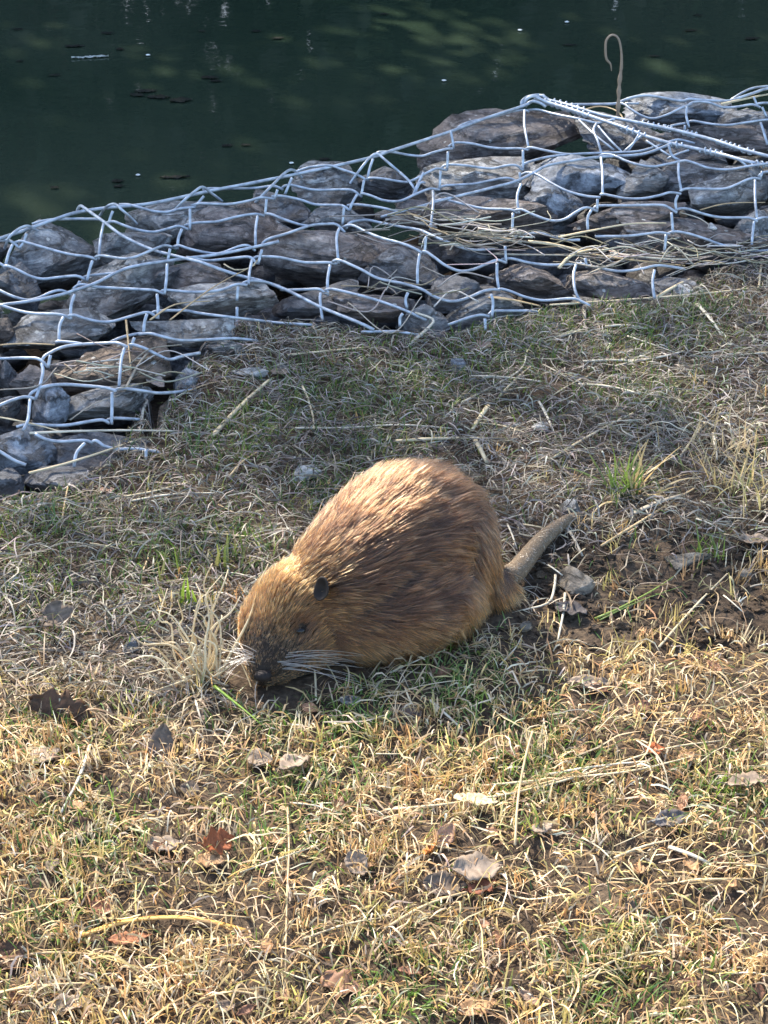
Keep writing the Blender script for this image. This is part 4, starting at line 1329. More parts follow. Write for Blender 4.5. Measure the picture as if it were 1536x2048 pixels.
# mown stubble in tufts
bag = Bag()
tx, ty = field(13000)
lw = lawn(tx, ty)
k = (rng.random(len(tx)) < (0.04 + 0.96 * lw) * (0.25 + 0.75 * patchy(tx, ty))) & body_clear(tx, ty)
tx, ty = tx[k], ty[k]
m = rng.integers(4, 13, len(tx))
x = np.repeat(tx, m) + rng.normal(0, 0.009, m.sum()); y = np.repeat(ty, m) + rng.normal(0, 0.009, m.sum())
tl = np.repeat(rng.uniform(0.6, 1.35, len(tx)), m); taz = np.repeat(rng.uniform(0, 6.28, len(tx)), m)
tcol = np.repeat(pick(len(tx), STRAW), m, 0); n = len(x)
k = body_clear(x, y)
x, y, tl, taz, tcol = x[k], y[k], tl[k], taz[k], tcol[k]; n = len(x)
lw = lawn(x, y)
tint = tcol * np.exp(rng.normal(0, 0.18, (n, 1)))
P = np.stack([x, y, gz(x, y)], 1)
bag.add(*standing(P, rng.uniform(0.010, 0.034, n) * tl, np.abs(rng.normal(0.22, 0.30, n)), taz + rng.normal(0, 1.2, n), rng.uniform(0.0015, 0.0034, n), tint, 4, 0.2))
o = bag.build('stubble', M['blade']); tag(o, 'straw coloured mown grass stubble around the coypu and before it', 'stubble', kind='stuff')
# green blades
bag = Bag()
x, y = field(230000)
g = greenness(x, y); lw = lawn(x, y)
k = (rng.random(len(x)) < (0.055 - 0.035 * lw) + 0.62 * g * (1 - 0.1 * lw)) & body_clear(x, y) & (rng.random(len(x)) > 0.8 * dirt_mask(x, y))
x, y, lw = x[k], y[k], lw[k]; n = len(x)
tint = pick(n, GREEN)
tint = tint * (1 - 0.25 * (1 - lw[:, None]))
P = np.stack([x, y, gz(x, y)], 1)
bag.add(*standing(P, rng.uniform(0.012, 0.040, n), np.abs(rng.normal(0.5, 0.4, n)), rng.uniform(0, 6.28, n), rng.uniform(0.0014, 0.0032, n), tint, 4, 0.9))
o = bag.build('green_grass', M['green']); tag(o, 'short green grass coming up in patches through the litter', 'grass', kind='stuff')
# soil crumbs on the dug patch
cv, cf, off = [], [], 0
nn = 0
while nn < 1500:
    x, y = rng.uniform(0.1, 1.1), rng.uniform(2.08, 2.45)
    if rng.random() > float(dirt_mask(np.array([x]), np.array([y]))[0]) * 0.9 + 0.03 or not body_clear(np.array([x]), np.array([y]))[0]: 
        nn += 0.05; continue
    r_ = 0.002 + 0.007 * rng.random() ** 4
    V = ICO2_V * (1 + 0.75 * vnoise(ICO2_V * 2.3 + nn * 3.3, 5))[:, None] * np.array([r_ * 1.2, r_, r_ * 0.8])
    cv.append(V + np.array([x, y, float(gz(x, y)) + r_ * 0.3])); cf.append(ICO2_F + off); off += len(V); nn += 1
o = obj('soil_crumbs', mesh_arrays('soil_crumbs', np.vstack(cv), np.vstack(cf), False), M['soil']); tag(o, 'loose dark soil crumbs on the dug patch beside the tail', 'soil', kind='stuff')

# ------------------------------------------------------------------ single stalks lying about
def surf_pt(u, v, lift):
    """where the sight line through a pixel meets the stones, the mattress or the bank"""
    d = ray(u, v)
    t = 2.0
    for it in range(16):
        p = CAMP + d * t
        x_, y_ = p[0], p[1]
        zz = float(gz(x_, y_)) if y_ < y_near(x_) + 0.01 else float(mat_z(x_, y_))
        t += (p[2] - zz - lift) / -d[2] * 0.7
    h = rock_bvh.ray_cast(Vector(CAMP), Vector(d))
    if h[0] is not None:
        t = min(t, h[3] - 0.006 - lift * 0.3)
    return CAMP + d * t

CREAM, TAN, GREYT, OCHRE, PALE, BROWN = (0.50, 0.41, 0.26), (0.40, 0.29, 0.16), (0.28, 0.245, 0.19), (0.50, 0.29, 0.08), (0.50, 0.445, 0.34), (0.22, 0.15, 0.10)
def stalk(px, wpx, col, label, group='loose dry stalks', lift=0.009, name='dry_stalk', cat='stalk', mat='stalk', node=True, taper=0.7, bow=0.003):
    P = [surf_pt(u, v, lift) for u, v in px]
    P = np.array(P)
    C = catmull(P, 0.018)
    t = np.linspace(0, 1, len(C))
    C[:, 2] += bow * np.sin(np.pi * t)
    r = wpx * 1.18 / 2 / px_m(C.mean(0)) * np.interp(t, [0, 1], [1.05, taper])
    if node:
        r = r * (1 + 0.16 * (np.abs(((t * len(C) * 0.018 * 9) % 1) - 0.5) < 0.06))
    V, F = tube(C, r, 6, True, 0.22 if wpx >= 10 else 0.6)
    c = C.mean(0)
    me = mesh_from(name, V - c, F)
    blot = np.exp(0.45 * fbm((V - c) * 55 + c * 9, 2, 13))[:, None]
    set_col(me, np.clip(np.array(col)[None] * blot * np.exp(rng.normal(0, 0.08, (len(V), 1))), 0.02, 0.9))
    return tag(obj(name, me, M[mat], None, tuple(c)), label, cat, group)

S = 'pale dry stalk lying loose on the raked litter'
SL = 'straw coloured dry stem lying on the mown lawn'
G = 'dry stalk caught across the wire mesh'
stalks = [
 ([(425,872),(480,816),(538,760)], 9, CREAM, 'thick cream stalk lying alone beside the bluish stone'),
 ([(58,946),(130,930),(210,905),(282,877)], 6, CREAM, 'long cream stalk slanting across the mesh above the black stone'),
 ([(59,866),(200,864),(355,862)], 6, PALE, 'straight pale stalk lying level across the mesh corner'),
 ([(-30,830),(40,845),(128,865)], 4, CREAM, 'thin cream stalk poking from under the blue grey boulder'),
 ([(282,848),(287,820),(295,800)], 6, PALE, 'short pale stub standing in the litter by the mesh'),
 ([(235,996),(310,985),(383,963)], 5, CREAM, 'cream stalk lying beside the black stone in the grass'),
 ([(262,1002),(340,992),(430,986)], 5, PALE, 'pale stalk parallel to the cream one by the black stone'),
 ([(605,772),(616,800),(626,835),(628,858)], 4, CREAM, 'bent cream stalk among the green patch'),
 ([(590,856),(700,858),(800,852),(905,857)], 5, PALE, S), ([(792,882),(880,880),(975,876)], 8, CREAM, 'thick cream stalk with a forked end in the litter'),
 ([(1161,723),(1220,722),(1273,724),(1325,715),(1368,702)], 6, PALE, 'long grey white stalk bent at one end'), ([(1231,733),(1290,720),(1350,708)], 5, GREYT, S),
 ([(939,752),(1010,757),(1082,763)], 5, PALE, S), ([(929,802),(985,775),(1041,741),(1055,700)], 4, PALE, S), ([(999,792),(1030,762),(1061,733)], 4, CREAM, S),
 ([(1157,768),(1220,776),(1281,788)], 6, PALE, S), ([(1086,729),(1120,750),(1157,770)], 4, GREYT, S),
 ([(976,812),(960,838),(943,862)], 9, CREAM, 'short thick cream stalk propped on another'), ([(950,880),(962,904),(974,926)], 9, CREAM, 'short thick cream stump of stalk behind the coypu'),
 ([(1078,803),(1096,840),(1111,874)], 5, PALE, S), ([(1107,915),(1190,868),(1266,826)], 5, CREAM, 'long straight cream stalk behind the green tuft'),
 ([(1202,1092),(1290,1040),(1388,977)], 5, TAN, 'long tan stalk running up to the flattened straw'), ([(1256,1032),(1310,1010),(1368,988)], 11, GREYT, 'broad faded bundle of straw beside the green tuft'),
 ([(1409,845),(1385,880),(1358,916)], 5, CREAM, S), ([(1426,866),(1432,905),(1434,920)], 6, PALE, S), ([(979,1049),(1015,1040),(1046,1028)], 4, PALE, S), ([(1014,1048),(1024,1072),(1034,1098)], 4, PALE, S),
 ([(1109,1031),(1140,1068),(1165,1112)], 6, GREYT, 'grey forked stalk lying over the tail tip'), ([(1318,1294),(1390,1215),(1455,1147)], 4, CREAM, 'thin cream stem arching over the dug soil'),
 ([(1130,1186),(1126,1230),(1115,1284)], 5, PALE, 'pale crooked twig standing in the dug soil'), ([(1111,1149),(1108,1180),(1095,1209),(1045,1220)], 5, PALE, 'curled pale twig beside the tail'),
 ([(160,1872),(250,1846),(350,1838),(425,1846),(500,1863)], 11, OCHRE, 'broad ochre grass blade lying bowed on the lawn'), ([(-20,1930),(75,1910),(200,1909)], 6, TAN, 'tan stem lying level over a dark leaf'),
 ([(-20,1988),(80,1975),(180,1966)], 6, TAN, SL), ([(180,1490),(160,1555),(122,1625)], 6, PALE, 'pale stem leaning on the stubble below the wavy leaf'), ([(575,1612),(578,1700),(574,1800),(570,1980)], 4, TAN, 'thin upright tan stem trailing through the stubble'),
 ([(768,1858),(860,1810),(988,1770)], 6, TAN, 'tan stem slanting from the heap of pale leaves'), ([(768,1620),(900,1610),(1020,1590),(1120,1562)], 5, CREAM, SL), ([(958,1572),(1118,1560),(1260,1545),(1390,1512)], 5, CREAM, SL),
 ([(1090,1550),(1200,1535),(1300,1522)], 5, PALE, SL), ([(1000,1590),(1150,1555),(1290,1530)], 4, TAN, SL), ([(1060,1580),(1180,1548),(1330,1500),(1450,1480)], 4, CREAM, SL), ([(1228,1716),(1290,1695),(1343,1680)], 5, CREAM, SL),
 ([(1338,1694),(1380,1712),(1420,1727)], 9, PALE, 'thick pale split stem on the lawn'), ([(1420,1727),(1480,1730),(1540,1731)], 4, TAN, SL), ([(840,1685),(870,1695),(930,1704)], 5, TAN, SL), ([(1365,1765),(1430,1762),(1510,1758)], 6, TAN, SL),
 ([(480,1745),(560,1720),(640,1690)], 4, CREAM, SL), ([(330,1820),(420,1832),(500,1835)], 4, TAN, SL), ([(1160,1960),(1240,1920),(1330,1900)], 4, CREAM, SL), ([(1080,1990),(1200,1950),(1290,1930)], 4, TAN, SL),
 ([(400,2000),(470,1985),(530,1995)], 6, TAN, SL), ([(600,1880),(700,1850),(760,1836)], 4, CREAM, SL), ([(640,1330),(632,1300),(618,1270)], 4, TAN, 'thin stem standing by the whiskers of the coypu'), ([(632,1400),(630,1350),(622,1310)], 4, CREAM, 'dry stem standing at the chin of the coypu'),
 ([(1000,1330),(1030,1300),(1045,1270)], 3, PALE, 'hair thin stem by the edge of the dug soil'), ([(860,1400),(890,1430),(925,1460)], 5, PALE, SL), ([(780,1345),(820,1330),(890,1300)], 3, PALE, 'thin loop of dry root at the belly of the coypu'),
 # over the gabion
 ([(905,470),(990,478),(1058,484)], 12, GREYT, 'thick grey stalk with a pale broken inner stem, lying across the mesh'), ([(1056,483),(1110,492),(1165,503)], 8, CREAM, 'bright cream reed stem lying in the straw bundle on the mesh'),
 ([(1118,474),(1190,462),(1260,450),(1332,446)], 5, CREAM, 'long cream straw arching over the banded slab'), ([(1118,536),(1140,515),(1175,503),(1215,500)], 6, CREAM, 'bent cream straw hooked over the wire'),
 ([(1295,472),(1340,490),(1385,504),(1430,508)], 5, GREYT, G), ([(1180,546),(1220,532),(1260,515)], 4, GREYT, G), ([(1220,512),(1290,517),(1370,520),(1420,512)], 6, GREYT, G), ([(1160,505),(1260,522),(1370,532)], 5, TAN, G), ([(1220,506),(1320,520),(1400,520)], 5, PALE, G),
 ([(980,508),(1060,512),(1180,512)], 5, GREYT, G), ([(860,455),(905,475),(950,490)], 4, TAN, G), ([(870,440),(920,442),(980,455),(1040,470)], 4, GREYT, G), ([(900,500),(930,460),(960,430)], 3, GREYT, G), ([(790,430),(830,432),(870,448)], 3, TAN, G),
 ([(805,420),(840,440),(865,460)], 4, TAN, G), ([(980,594),(1010,600),(1080,612)], 11, TAN, 'flat tan leaf blade lying over the wire beside the litter'), ([(820,688),(860,655),(865,640),(830,625)], 6, PALE, 'pale bent straw curling over the wire end'),
 ([(1310,598),(1345,578),(1380,558)], 7, CREAM, 'cream stalk leaning on the dark flat stone'), ([(1482,520),(1520,510),(1580,495)], 6, CREAM, 'cream stalk at the end of the mesh by the grass'), ([(1100,610),(1250,602),(1400,590),(1540,572)], 5, CREAM, 'long thin cream stalk lying along the edge of the mesh'),
 ([(1394,608),(1420,640),(1445,672)], 7, PALE, 'forked pale stalk lying in the green patch'), ([(1525,520),(1520,550),(1518,575)], 5, CREAM, 'short cream stalk standing at the bank edge'), ([(1168,618),(1170,650)], 7, GREYT, 'stubby grey stalk at the edge of the green patch'),
 ([(1210,653),(1250,653),(1295,657)], 6, PALE, 'pale straight stalk in the green patch near the mesh'), ([(1116,675),(1150,668),(1182,664)], 7, GREYT, 'grey stalk in the green patch below the mesh'), ([(1255,672),(1300,690),(1350,705)], 4, PALE, S),
 ([(575,710),(650,705),(740,694)], 5, CREAM, 'cream stalk lying along the litter by the mesh'), ([(300,640),(350,612),(420,602)], 4, TAN, G), ([(448,528),(470,542),(500,538),(515,520)], 3, CREAM, 'curled cream straw caught in the mesh'), ([(340,640),(430,575),(510,530)], 3, TAN, G),
 ([(252,640),(257,690),(262,740)], 4, TAN, 'dry stem hanging against the rusty stone'), ([(250,780),(275,735),(300,700)], 5, GREYT, 'frayed dry stem leaning by the rusty stone'), ([(140,840),(190,810),(240,790)], 3, GREYT, G), ([(0,690),(60,690),(110,690)], 4, TAN, G),
 ([(1444,208),(1490,200),(1545,187)], 6, CREAM, 'cream reed lying on the rear mesh'), ([(1160,222),(1200,215),(1235,225),(1250,245)], 4, TAN, 'thin dry stem looped over the laced seam'), ([(1360,425),(1400,440),(1430,460)], 3, PALE, G),
 ([(1400,420),(1450,410),(1530,405)], 3, TAN, G),
]
for px, w, col, lab in stalks:
    stalk(px, w, col, lab)
# random extra stalks in the raked part and on the lawn
for i in range(130):
    u, v = rng.uniform(-60, 1600), rng.uniform(660, 2040)
    p = at_z(u, v, 0)
    if p[1] > y_near(p[0]) - 0.02 or not body_clear(np.array([p[0]]), np.array([p[1]]))[0] or not body_clear(np.array([p[0] + 0.05]), np.array([p[1]]))[0]:
        continue
    Lp = rng.uniform(30, 120); az = rng.normal(0.0, 0.7)
    du, dv = Lp * math.cos(az), Lp * math.sin(az) * 0.6
    q = at_z(u + du, v + dv, 0)
    if not body_clear(np.array([q[0]]), np.array([q[1]]))[0]: continue
    lawny = v > 1350
    stalk([(u, v), (u + du * 0.5 + rng.normal(0, 2), v + dv * 0.5 + rng.normal(0, 2)), (u + du, v + dv)], rng.uniform(2.2, 4.2), [CREAM, TAN, PALE, OCHRE][rng.choice(4, p=[.4, .35, .2, .05])] if lawny else [CREAM, GREYT, PALE, TAN][rng.integers(4)], SL if lawny else S)

# the hooked reed above the seam
base = wire_pts([(1236, 232), (1237, 228)], 0.0)[0]
def above(u, v):
    d = ray(u, v); return CAMP + d * (base[1] / d[1])
C = catmull([base - np.array([0, 0, 0.06]), above(1237,205), above(1239,165), above(1243,130), above(1242,98), above(1236,76), above(1224,70), above(1213,80), above(1211,100), above(1213,118), above(1221,128), above(1223,142)], 0.008)
t = np.linspace(0, 1, len(C))
wob = 1 + 0.25 * np.sin(t * 70) * (t < 0.45)
V, F = tube(C, np.interp(t, [0, 0.4, 0.55, 0.9, 1], [0.0052, 0.0046, 0.0026, 0.003, 0.001]) * wob, 6)
me = mesh_from('reed', V, F); set_col(me, np.tile(np.array([0.25, 0.19, 0.14]), (len(V), 1)))
hook = obj('withered_reed', me, M['stalk']); tag(hook, 'withered reed standing above the laced seam with a drooping hooked tip', 'reed')

# ------------------------------------------------------------------ dead leaves
def leaf_mesh(L, Wd, lobes, curl, cup, col, seed, waves=0.0):
    r = np.random.default_rng(seed)
    nl, nw_ = 16, 6
    V = []
    for i in range(nl + 1):
        t = i / nl
        prof = math.sin(math.pi * min(1, t * 0.96 + 0.03)) ** 0.75 * (1 - 0.25 * t)
        if lobes:
            prof *= 1 + 0.28 * math.sin(t * math.pi * 2 * lobes + 0.6)
        for j in range(-nw_ // 2, nw_ // 2 + 1):
            s_ = j / (nw_ / 2)
            x = (t - 0.5) * L
            y = s_ * prof * Wd / 2 * (1 + 0.06 * r.normal())
            z = cup * abs(s_) ** 1.5 * Wd * prof + curl * L * (2 * t - 1) ** 2 + waves * L * math.sin(t * 14 + s_ * 2 + seed) * abs(s_) + 0.02 * L * r.normal()
            V.append((x, y, z))
    m = nw_ + 1
    F = [(i * m + j, i * m + j + 1, (i + 1) * m + j + 1, (i + 1) * m + j) for i in range(nl) for j in range(nw_)]
    # stalk
    k0 = len(V)
    me = mesh_from('leaf', V, F)
    c = np.array(col)
    VV = np.array(V)
    vein = np.exp(-(VV[:, 1] / (Wd * 0.05)) ** 2) * 0.25
    set_col(me, c[None] * (1 + vein[:, None]) * np.exp(r.normal(0, 0.16, (len(V), 1)) + 0.5 * fbm(VV * 90 + seed, 3, 5)[:, None]))
    return me

def leaf(u, v, lpx, wpx, yaw, tilt, roll, col, label, lobes=0, curl=0.08, cup=0.18, waves=0.03, lift=0.010, group='dead leaves on the bank'):
    p = surf_pt(u, v, lift * 0.75)
    s = px_m(p)
    me = leaf_mesh(lpx / s, wpx / s * 1.25, lobes, curl, cup, col, int(u * 7 + v), waves)
    o = obj('dead_leaf', me, M['leaf'], None, tuple(p))
    o.rotation_euler = (R(roll), R(tilt), R(yaw))
    sm = o.modifiers.new('thick', 'SOLIDIFY'); sm.thickness = 0.0005
    pet = np.array([(-0.5 * lpx / s, 0, curl * lpx / s), (-0.62 * lpx / s, 0.004, curl * lpx / s + 0.004), (-0.75 * lpx / s, 0.002, curl * lpx / s + 0.004)])
    Vp, Fp = tube(catmull(pet, 0.005), 0.0008, 5)
    mp = mesh_from('leaf_stalk', Vp, Fp); set_col(mp, np.tile(np.array(col) * 0.8, (len(Vp), 1)))
    obj('leaf_stalk', mp, M['leaf'], o)
    return tag(o, label, 'leaf', group)
DKB, RED, PINK, GRY, PLG, TANL, CRM = (0.085, 0.045, 0.025), (0.28, 0.085, 0.03), (0.42, 0.25, 0.16), (0.15, 0.11, 0.08), (0.27, 0.205, 0.15), (0.34, 0.20, 0.10), (0.52, 0.42, 0.26)
leaf(122, 1418, 135, 62, -12, 8, 48, DKB, 'dark brown wavy oak leaf propped on edge in the grass', 4, 0.02, 0.05, 0.06, 0.020)
leaf(322, 1486, 80, 46, 80, -38, 8, GRY, 'grey brown oval leaf standing up in the stubble', 0, 0.05, 0.1, 0.0, 0.022)
leaf(435, 1686, 72, 46, 35, 12, 30, RED, 'rust red lobed leaf on the stubble', 3, 0.10, 0.2, 0.05, 0.022)
leaf(952, 1601, 90, 36, -6, 4, -8, CRM, 'cream coloured smooth leaf lying on straw', 0, 0.04, 0.1, 0.0, 0.020)
leaf(890, 1672, 60, 34, 60, -12, 25, PINK, 'pinkish tan folded leaf by the cream leaf', 0, 0.1, 0.3)
leaf(862, 1702, 46, 22, 62, 6, -30, (0.45, 0.17, 0.04), 'orange brown curled leaf in a dark gap', 0, 0.12, 0.3)
leaf(955, 1738, 108, 64, 18, 8, 6, PLG, 'large pale grey crumpled leaf in the leaf heap', 0, 0.05, 0.12, 0.05, 0.018)
leaf(890, 1772, 90, 50, 0, 4, 20, GRY, 'grey brown leaf under the pale crumpled leaf', 0, 0.06, 0.2, 0.03)
leaf(965, 1775, 64, 40, 30, 0, 0, (0.20, 0.07, 0.035), 'red brown leaf at the foot of the leaf heap', 2, 0.05, 0.15)
leaf(715, 1728, 60, 44, -60, 20, 20, PLG, 'pale grey oval leaf tilted in the stubble', 0, 0.08, 0.2)
leaf(1500, 1566, 100, 50, 22, 6, -14, PLG, 'pale grey leaf edge up beside green blades', 0, 0.04, 0.2, 0.03, 0.02)
leaf(955, 2016, 84, 46, 20, 0, 0, TANL, 'tan oval leaf lying flat on the lawn', 0, 0.05, 0.15)
leaf(682, 1968, 84, 52, -20, 4, 10, (0.24, 0.13, 0.075), 'brown crinkled leaf lying under stubble', 2, 0.04, 0.1, 0.05)
leaf(20, 1915, 70, 62, -55, 10, 10, DKB, 'dark brown broad leaf under a tan stem', 0, 0.1, 0.15)
leaf(590, 1528, 76, 52, 55, 10, -10, PLG, 'pale papery leaf leaning on straw', 0, 0.05, 0.2, 0.03, 0.02)
leaf(518, 1520, 56, 40, -10, 0, 10, PLG, 'small pale papery leaf half under straw', 0, 0.05, 0.2)
leaf(205, 1818, 50, 28, -25, 0, 15, (0.24, 0.11, 0.06), 'reddish brown small leaf in the stubble', 0, 0.1, 0.2)
leaf(118, 1236, 70, 52, -50, 20, 20, GRY, 'grey brown curled leaf among grey straw', 2, 0.12, 0.2, 0.05, 0.02)
leaf(1342, 1640, 74, 40, 25, 0, 12, (0.13, 0.115, 0.11), 'dark grey leaf sunk in the stubble', 0, 0.05, 0.2)
leaf(1142, 1222, 66, 42, -20, 0, 0, (0.10, 0.085, 0.08), 'dark grey leaf lying on the dug soil', 0, 0.06, 0.2)
leaf(88, 1512, 66, 44, 30, 0, 0, PLG, 'pale grey torn leaf in the shade of the oak leaf', 0, 0.05, 0.1)
leaf(968, 694, 40, 30, 50, 0, 0, (0.25, 0.17, 0.13), 'small brown leaf in the litter by the mesh', 2, 0.08, 0.2)
leaf(214, 980, 34, 18, 0, 0, 0, (0.50, 0.32, 0.22), 'small salmon coloured leaf scrap by the black stone', 0, 0.03, 0.05)
leaf(1482, 894, 60, 36, 30, 10, 0, PLG, 'pale withered leaf in the sunlit straw', 0, 0.08, 0.2)
leaf(1510, 1082, 70, 30, 5, 0, 0, PLG, 'pale long leaf beside the soil patch', 0, 0.06, 0.2)
leaf(140, 2012, 90, 40, 8, 0, 0, PLG, 'pale curled leaf at the edge of the lawn', 0, 0.06, 0.25)
leaf(165, 1655, 52, 40, 20, 0, 10, DKB, 'dark brown leaf deep in the stubble', 0, 0.06, 0.2)
leaf(380, 1578, 40, 34, 80, -18, 8, GRY, 'small grey leaf standing in the stubble', 0, 0.06, 0.1)
leaf(330, 1690, 74, 40, 5, 0, 0, PLG, 'pale grey flat leaf between stubble tufts', 0, 0.05, 0.1)
leaf(420, 1722, 60, 36, -5, 0, 0, TANL, 'tan leaf just below the rust red leaf', 0, 0.05, 0.1)
leaf(1180, 1366, 90, 30, -5, 0, 0, PLG, 'grey pale split leaf by the sunlit straw edge', 0, 0.04, 0.2)
leaf(820, 1425, 34, 44, 80, -30, 0, (0.13, 0.09, 0.07), 'small dark leaf standing before the coypu', 0, 0.06, 0.1)
leaf(1310, 1500, 40, 30, 10, 0, 0, RED, 'reddish leaf scrap in the flattened straw', 2, 0.05, 0.1)
leaf(260, 1878, 90, 30, 20, 10, 0, (0.36, 0.16, 0.08), 'red brown narrow leaf next to the ochre blade', 0, 0.05, 0.1)
leaf(1085, 1655, 50, 30, 30, 0, 0, PLG, 'small pale leaf by the green sprig', 0, 0.05, 0.1)
leaf(1060, 2000, 60, 20, -40, 10, 0, (0.25, 0.17, 0.12), 'narrow brown leaf at the lawn edge', 0, 0.05, 0.3)
leaf(310, 765, 50, 30, -40, 10, 0, (0.30, 0.24, 0.20), 'greyish leaf leaning by the bluish stone', 0, 0.05, 0.2)
leaf(560, 745, 40, 22, -10, 0, 0, PLG, 'small grey leaf scrap in the litter', 0, 0.05, 0.1)
for i in range(46):
    u, v = rng.uniform(-40, 1580), rng.uniform(1330, 2040)
    p = at_z(u, v, 0)
    if not body_clear(np.array([p[0]]), np.array([p[1]]))[0]: continue
    leaf(u, v, rng.uniform(24, 52), rng.uniform(16, 30), rng.uniform(0, 360), rng.normal(0, 12), rng.normal(0, 16), [TANL, TANL, GRY, (0.30, 0.16, 0.09), (0.20, 0.10, 0.06)][rng.integers(5)], 'small dry leaf fragment sunk among the stubble', 0, 0.06, 0.2, 0.03, 0.010)

# ------------------------------------------------------------------ stones on the bank
def pebble(u, v, wpx, hpx, mk, label, seed):
    p = surf_pt(u, v, 0.004)
    s = px_m(p)
    a = wpx / 2 / s; hh = hpx / 2 / s
    c = hh * 0.85; b = min(hh * 1.35, a * 1.1)
    V = rock_verts(seed, (a, b, c), 9, 0.12, 0.03)
    me = mesh_arrays('pebble', V, ICO_F); me.set_sharp_from_angle(angle=R(30))
    o = obj('pebble', me, M[mk], None, tuple(p + np.array([0, 0, c * 0.25])))
    tag(o, label, 'pebble', 'pebbles on the bank')
for i, a in enumerate([(372, 764, 54, 46, 'rock_blue', 'bluish grey angular pebble at the edge of the mesh'), (917, 733, 32, 32, 'rock_blue', 'small bluish pebble on the raked litter'),
    (614, 948, 60, 30, 'pebble_pale', 'whitish flat pebble just behind the coypu'), (1080, 856, 38, 22, 'pebble_pale', 'small cream pebble next to another in the litter'), (1022, 851, 40, 16, 'pebble_pale', 'flat cream pebble in the litter'),
    (1376, 1130, 96, 38, 'pebble_brown', 'long tan stone lying on the dug soil'), (1153, 1170, 72, 58, 'pebble_brown', 'rounded brown stone beside the tail'), (1140, 1024, 40, 42, 'rock_grey', 'grey stone at the tail tip'),
    (1052, 1256, 28, 32, 'pebble_brown', 'small brown clod like stone by the coypu rump'), (1424, 455, 19, 13, 'pebble_pale', 'white oval pebble resting on the brown slab'), (700, 1406, 44, 22, 'rock_grey', 'grey flat pebble under the chin of the coypu'),
    (262, 1292, 34, 32, 'rock_blue', 'blue grey pebble beside the bleached tuft'), (1366, 584, 40, 26, 'pebble_pale', 'pale pebble below the dry roots'), (500, 747, 78, 24, 'pebble_pale', 'long pale chip lying in the litter near the mesh'),
    (448, 698, 90, 26, 'rock_light', 'pale flat stone half buried at the mesh edge'), (88, 1012, 34, 16, 'pebble_pale', 'small pale chip under the black stone'), (1490, 1150, 40, 18, 'pebble_brown', 'small brown pebble on the dug soil'),
    (1250, 1210, 30, 20, 'pebble_brown', 'little brown pebble by the green stem'), (1395, 1210, 26, 18, 'pebble_brown', 'little brown pebble near the cream stem'), (560, 735, 30, 16, 'rock_grey', 'little grey pebble beside the pale chip')]):
    pebble(*a, 3000 + i * 11)

# ------------------------------------------------------------------ separate tufts
def tuft(u, v, n, hpx, spread, col, col2, wmm, label, name='grass_tuft', lean=0.35, droop=0.5, mat='green', cat='grass tuft', k=7):
    p = surf_pt(u, v, 0.0)
    p[2] = float(gz(p[0], p[1]))
    H = hpx / px_m(p)
    t = empty(name, tuple(p)); tag(t, label, cat, 'grass tufts')
    bl = []
    for i in range(n):
        P = np.array([[rng.normal(0, spread), rng.normal(0, spread), -0.003]])
        f = rng.random()
        c = np.array(col) * (1 - f) + np.array(col2) * f
        az = rng.uniform(0, 6.28, 1)
        V, F, C = standing(P, np.array([H * rng.uniform(0.55, 1.15)]), np.abs(rng.normal(lean, lean * 0.6, 1)), az, np.array([wmm / 1000 * rng.uniform(0.7, 1.3)]), c[None], k, droop)
        me = mesh_arrays('blade', V, F); set_col(me, np.clip(C, 0.01, 0.95))
        obj('blade', me, M[mat], t)
    return t
GA, GB, GY = (0.16, 0.24, 0.045), (0.10, 0.17, 0.04), (0.32, 0.36, 0.08)
BLE, BLE2 = (0.76, 0.66, 0.46), (0.62, 0.50, 0.30)
tuft(372, 1212, 6, 74, 0.006, (0.30, 0.44, 0.05), (0.20, 0.30, 0.05), 7.0, 'bright green broad blades with brown clipped tips beside the coypu head', lean=0.30, droop=0.15)
tuft(345, 1145, 12, 56, 0.018, GA, (0.24, 0.22, 0.09), 5.0, 'clipped green and brown tuft above the bright green blades', lean=0.25, droop=0.2)
tuft(445, 1120, 14, 62, 0.02, GA, (0.26, 0.23, 0.10), 5.0, 'clipped green tuft close to the coypu forehead', lean=0.25, droop=0.2)
tuft(490, 1120, 10, 54, 0.015, GB, (0.26, 0.22, 0.10), 4.5, 'small clipped tuft touching the far ear of the coypu', lean=0.25, droop=0.2)
tuft(290, 1260, 12, 60, 0.014, GA, GB, 3.5, 'dark green tuft at the foot of the bleached stems', lean=0.7, droop=0.6)
tuft(1245, 990, 34, 120, 0.012, (0.09, 0.16, 0.04), (0.16, 0.22, 0.05), 4.0, 'dark green sedge tuft in the sunlit straw behind the tail', lean=0.5, droop=0.4)
tuft(1275, 985, 22, 120, 0.02, (0.48, 0.33, 0.13), (0.55, 0.42, 0.22), 4.5, 'ochre withered blades bent over the sedge tuft', mat='blade', lean=0.6, droop=1.1)
tuft(1412, 1112, 26, 72, 0.014, GA, GB, 3.2, 'green tuft beside the long tan stone', lean=0.5, droop=0.5)
tuft(1424, 1585, 7, 74, 0.010, (0.26, 0.38, 0.05), GA, 5.0, 'bright green upright blades in the lawn near the pale leaf', lean=0.2, droop=0.15)
tuft(1080, 1660, 9, 60, 0.012, (0.28, 0.36, 0.06), GY, 3.6, 'yellow green sprig in the stubble', lean=0.4, droop=0.4)
tuft(290, 1440, 14, 50, 0.016, (0.22, 0.32, 0.07), GA, 2.8, 'fresh green tuft next to the wavy oak leaf', lean=0.6, droop=0.6)
tuft(920, 1395, 14, 44, 0.02, (0.22, 0.32, 0.06), GA, 3.0, 'fresh green tuft before the coypu', lean=0.6, droop=0.6)
tuft(700, 1450, 12, 46, 0.02, GA, GY, 2.8, 'light green tuft under the chin of the coypu', lean=0.6, droop=0.6)
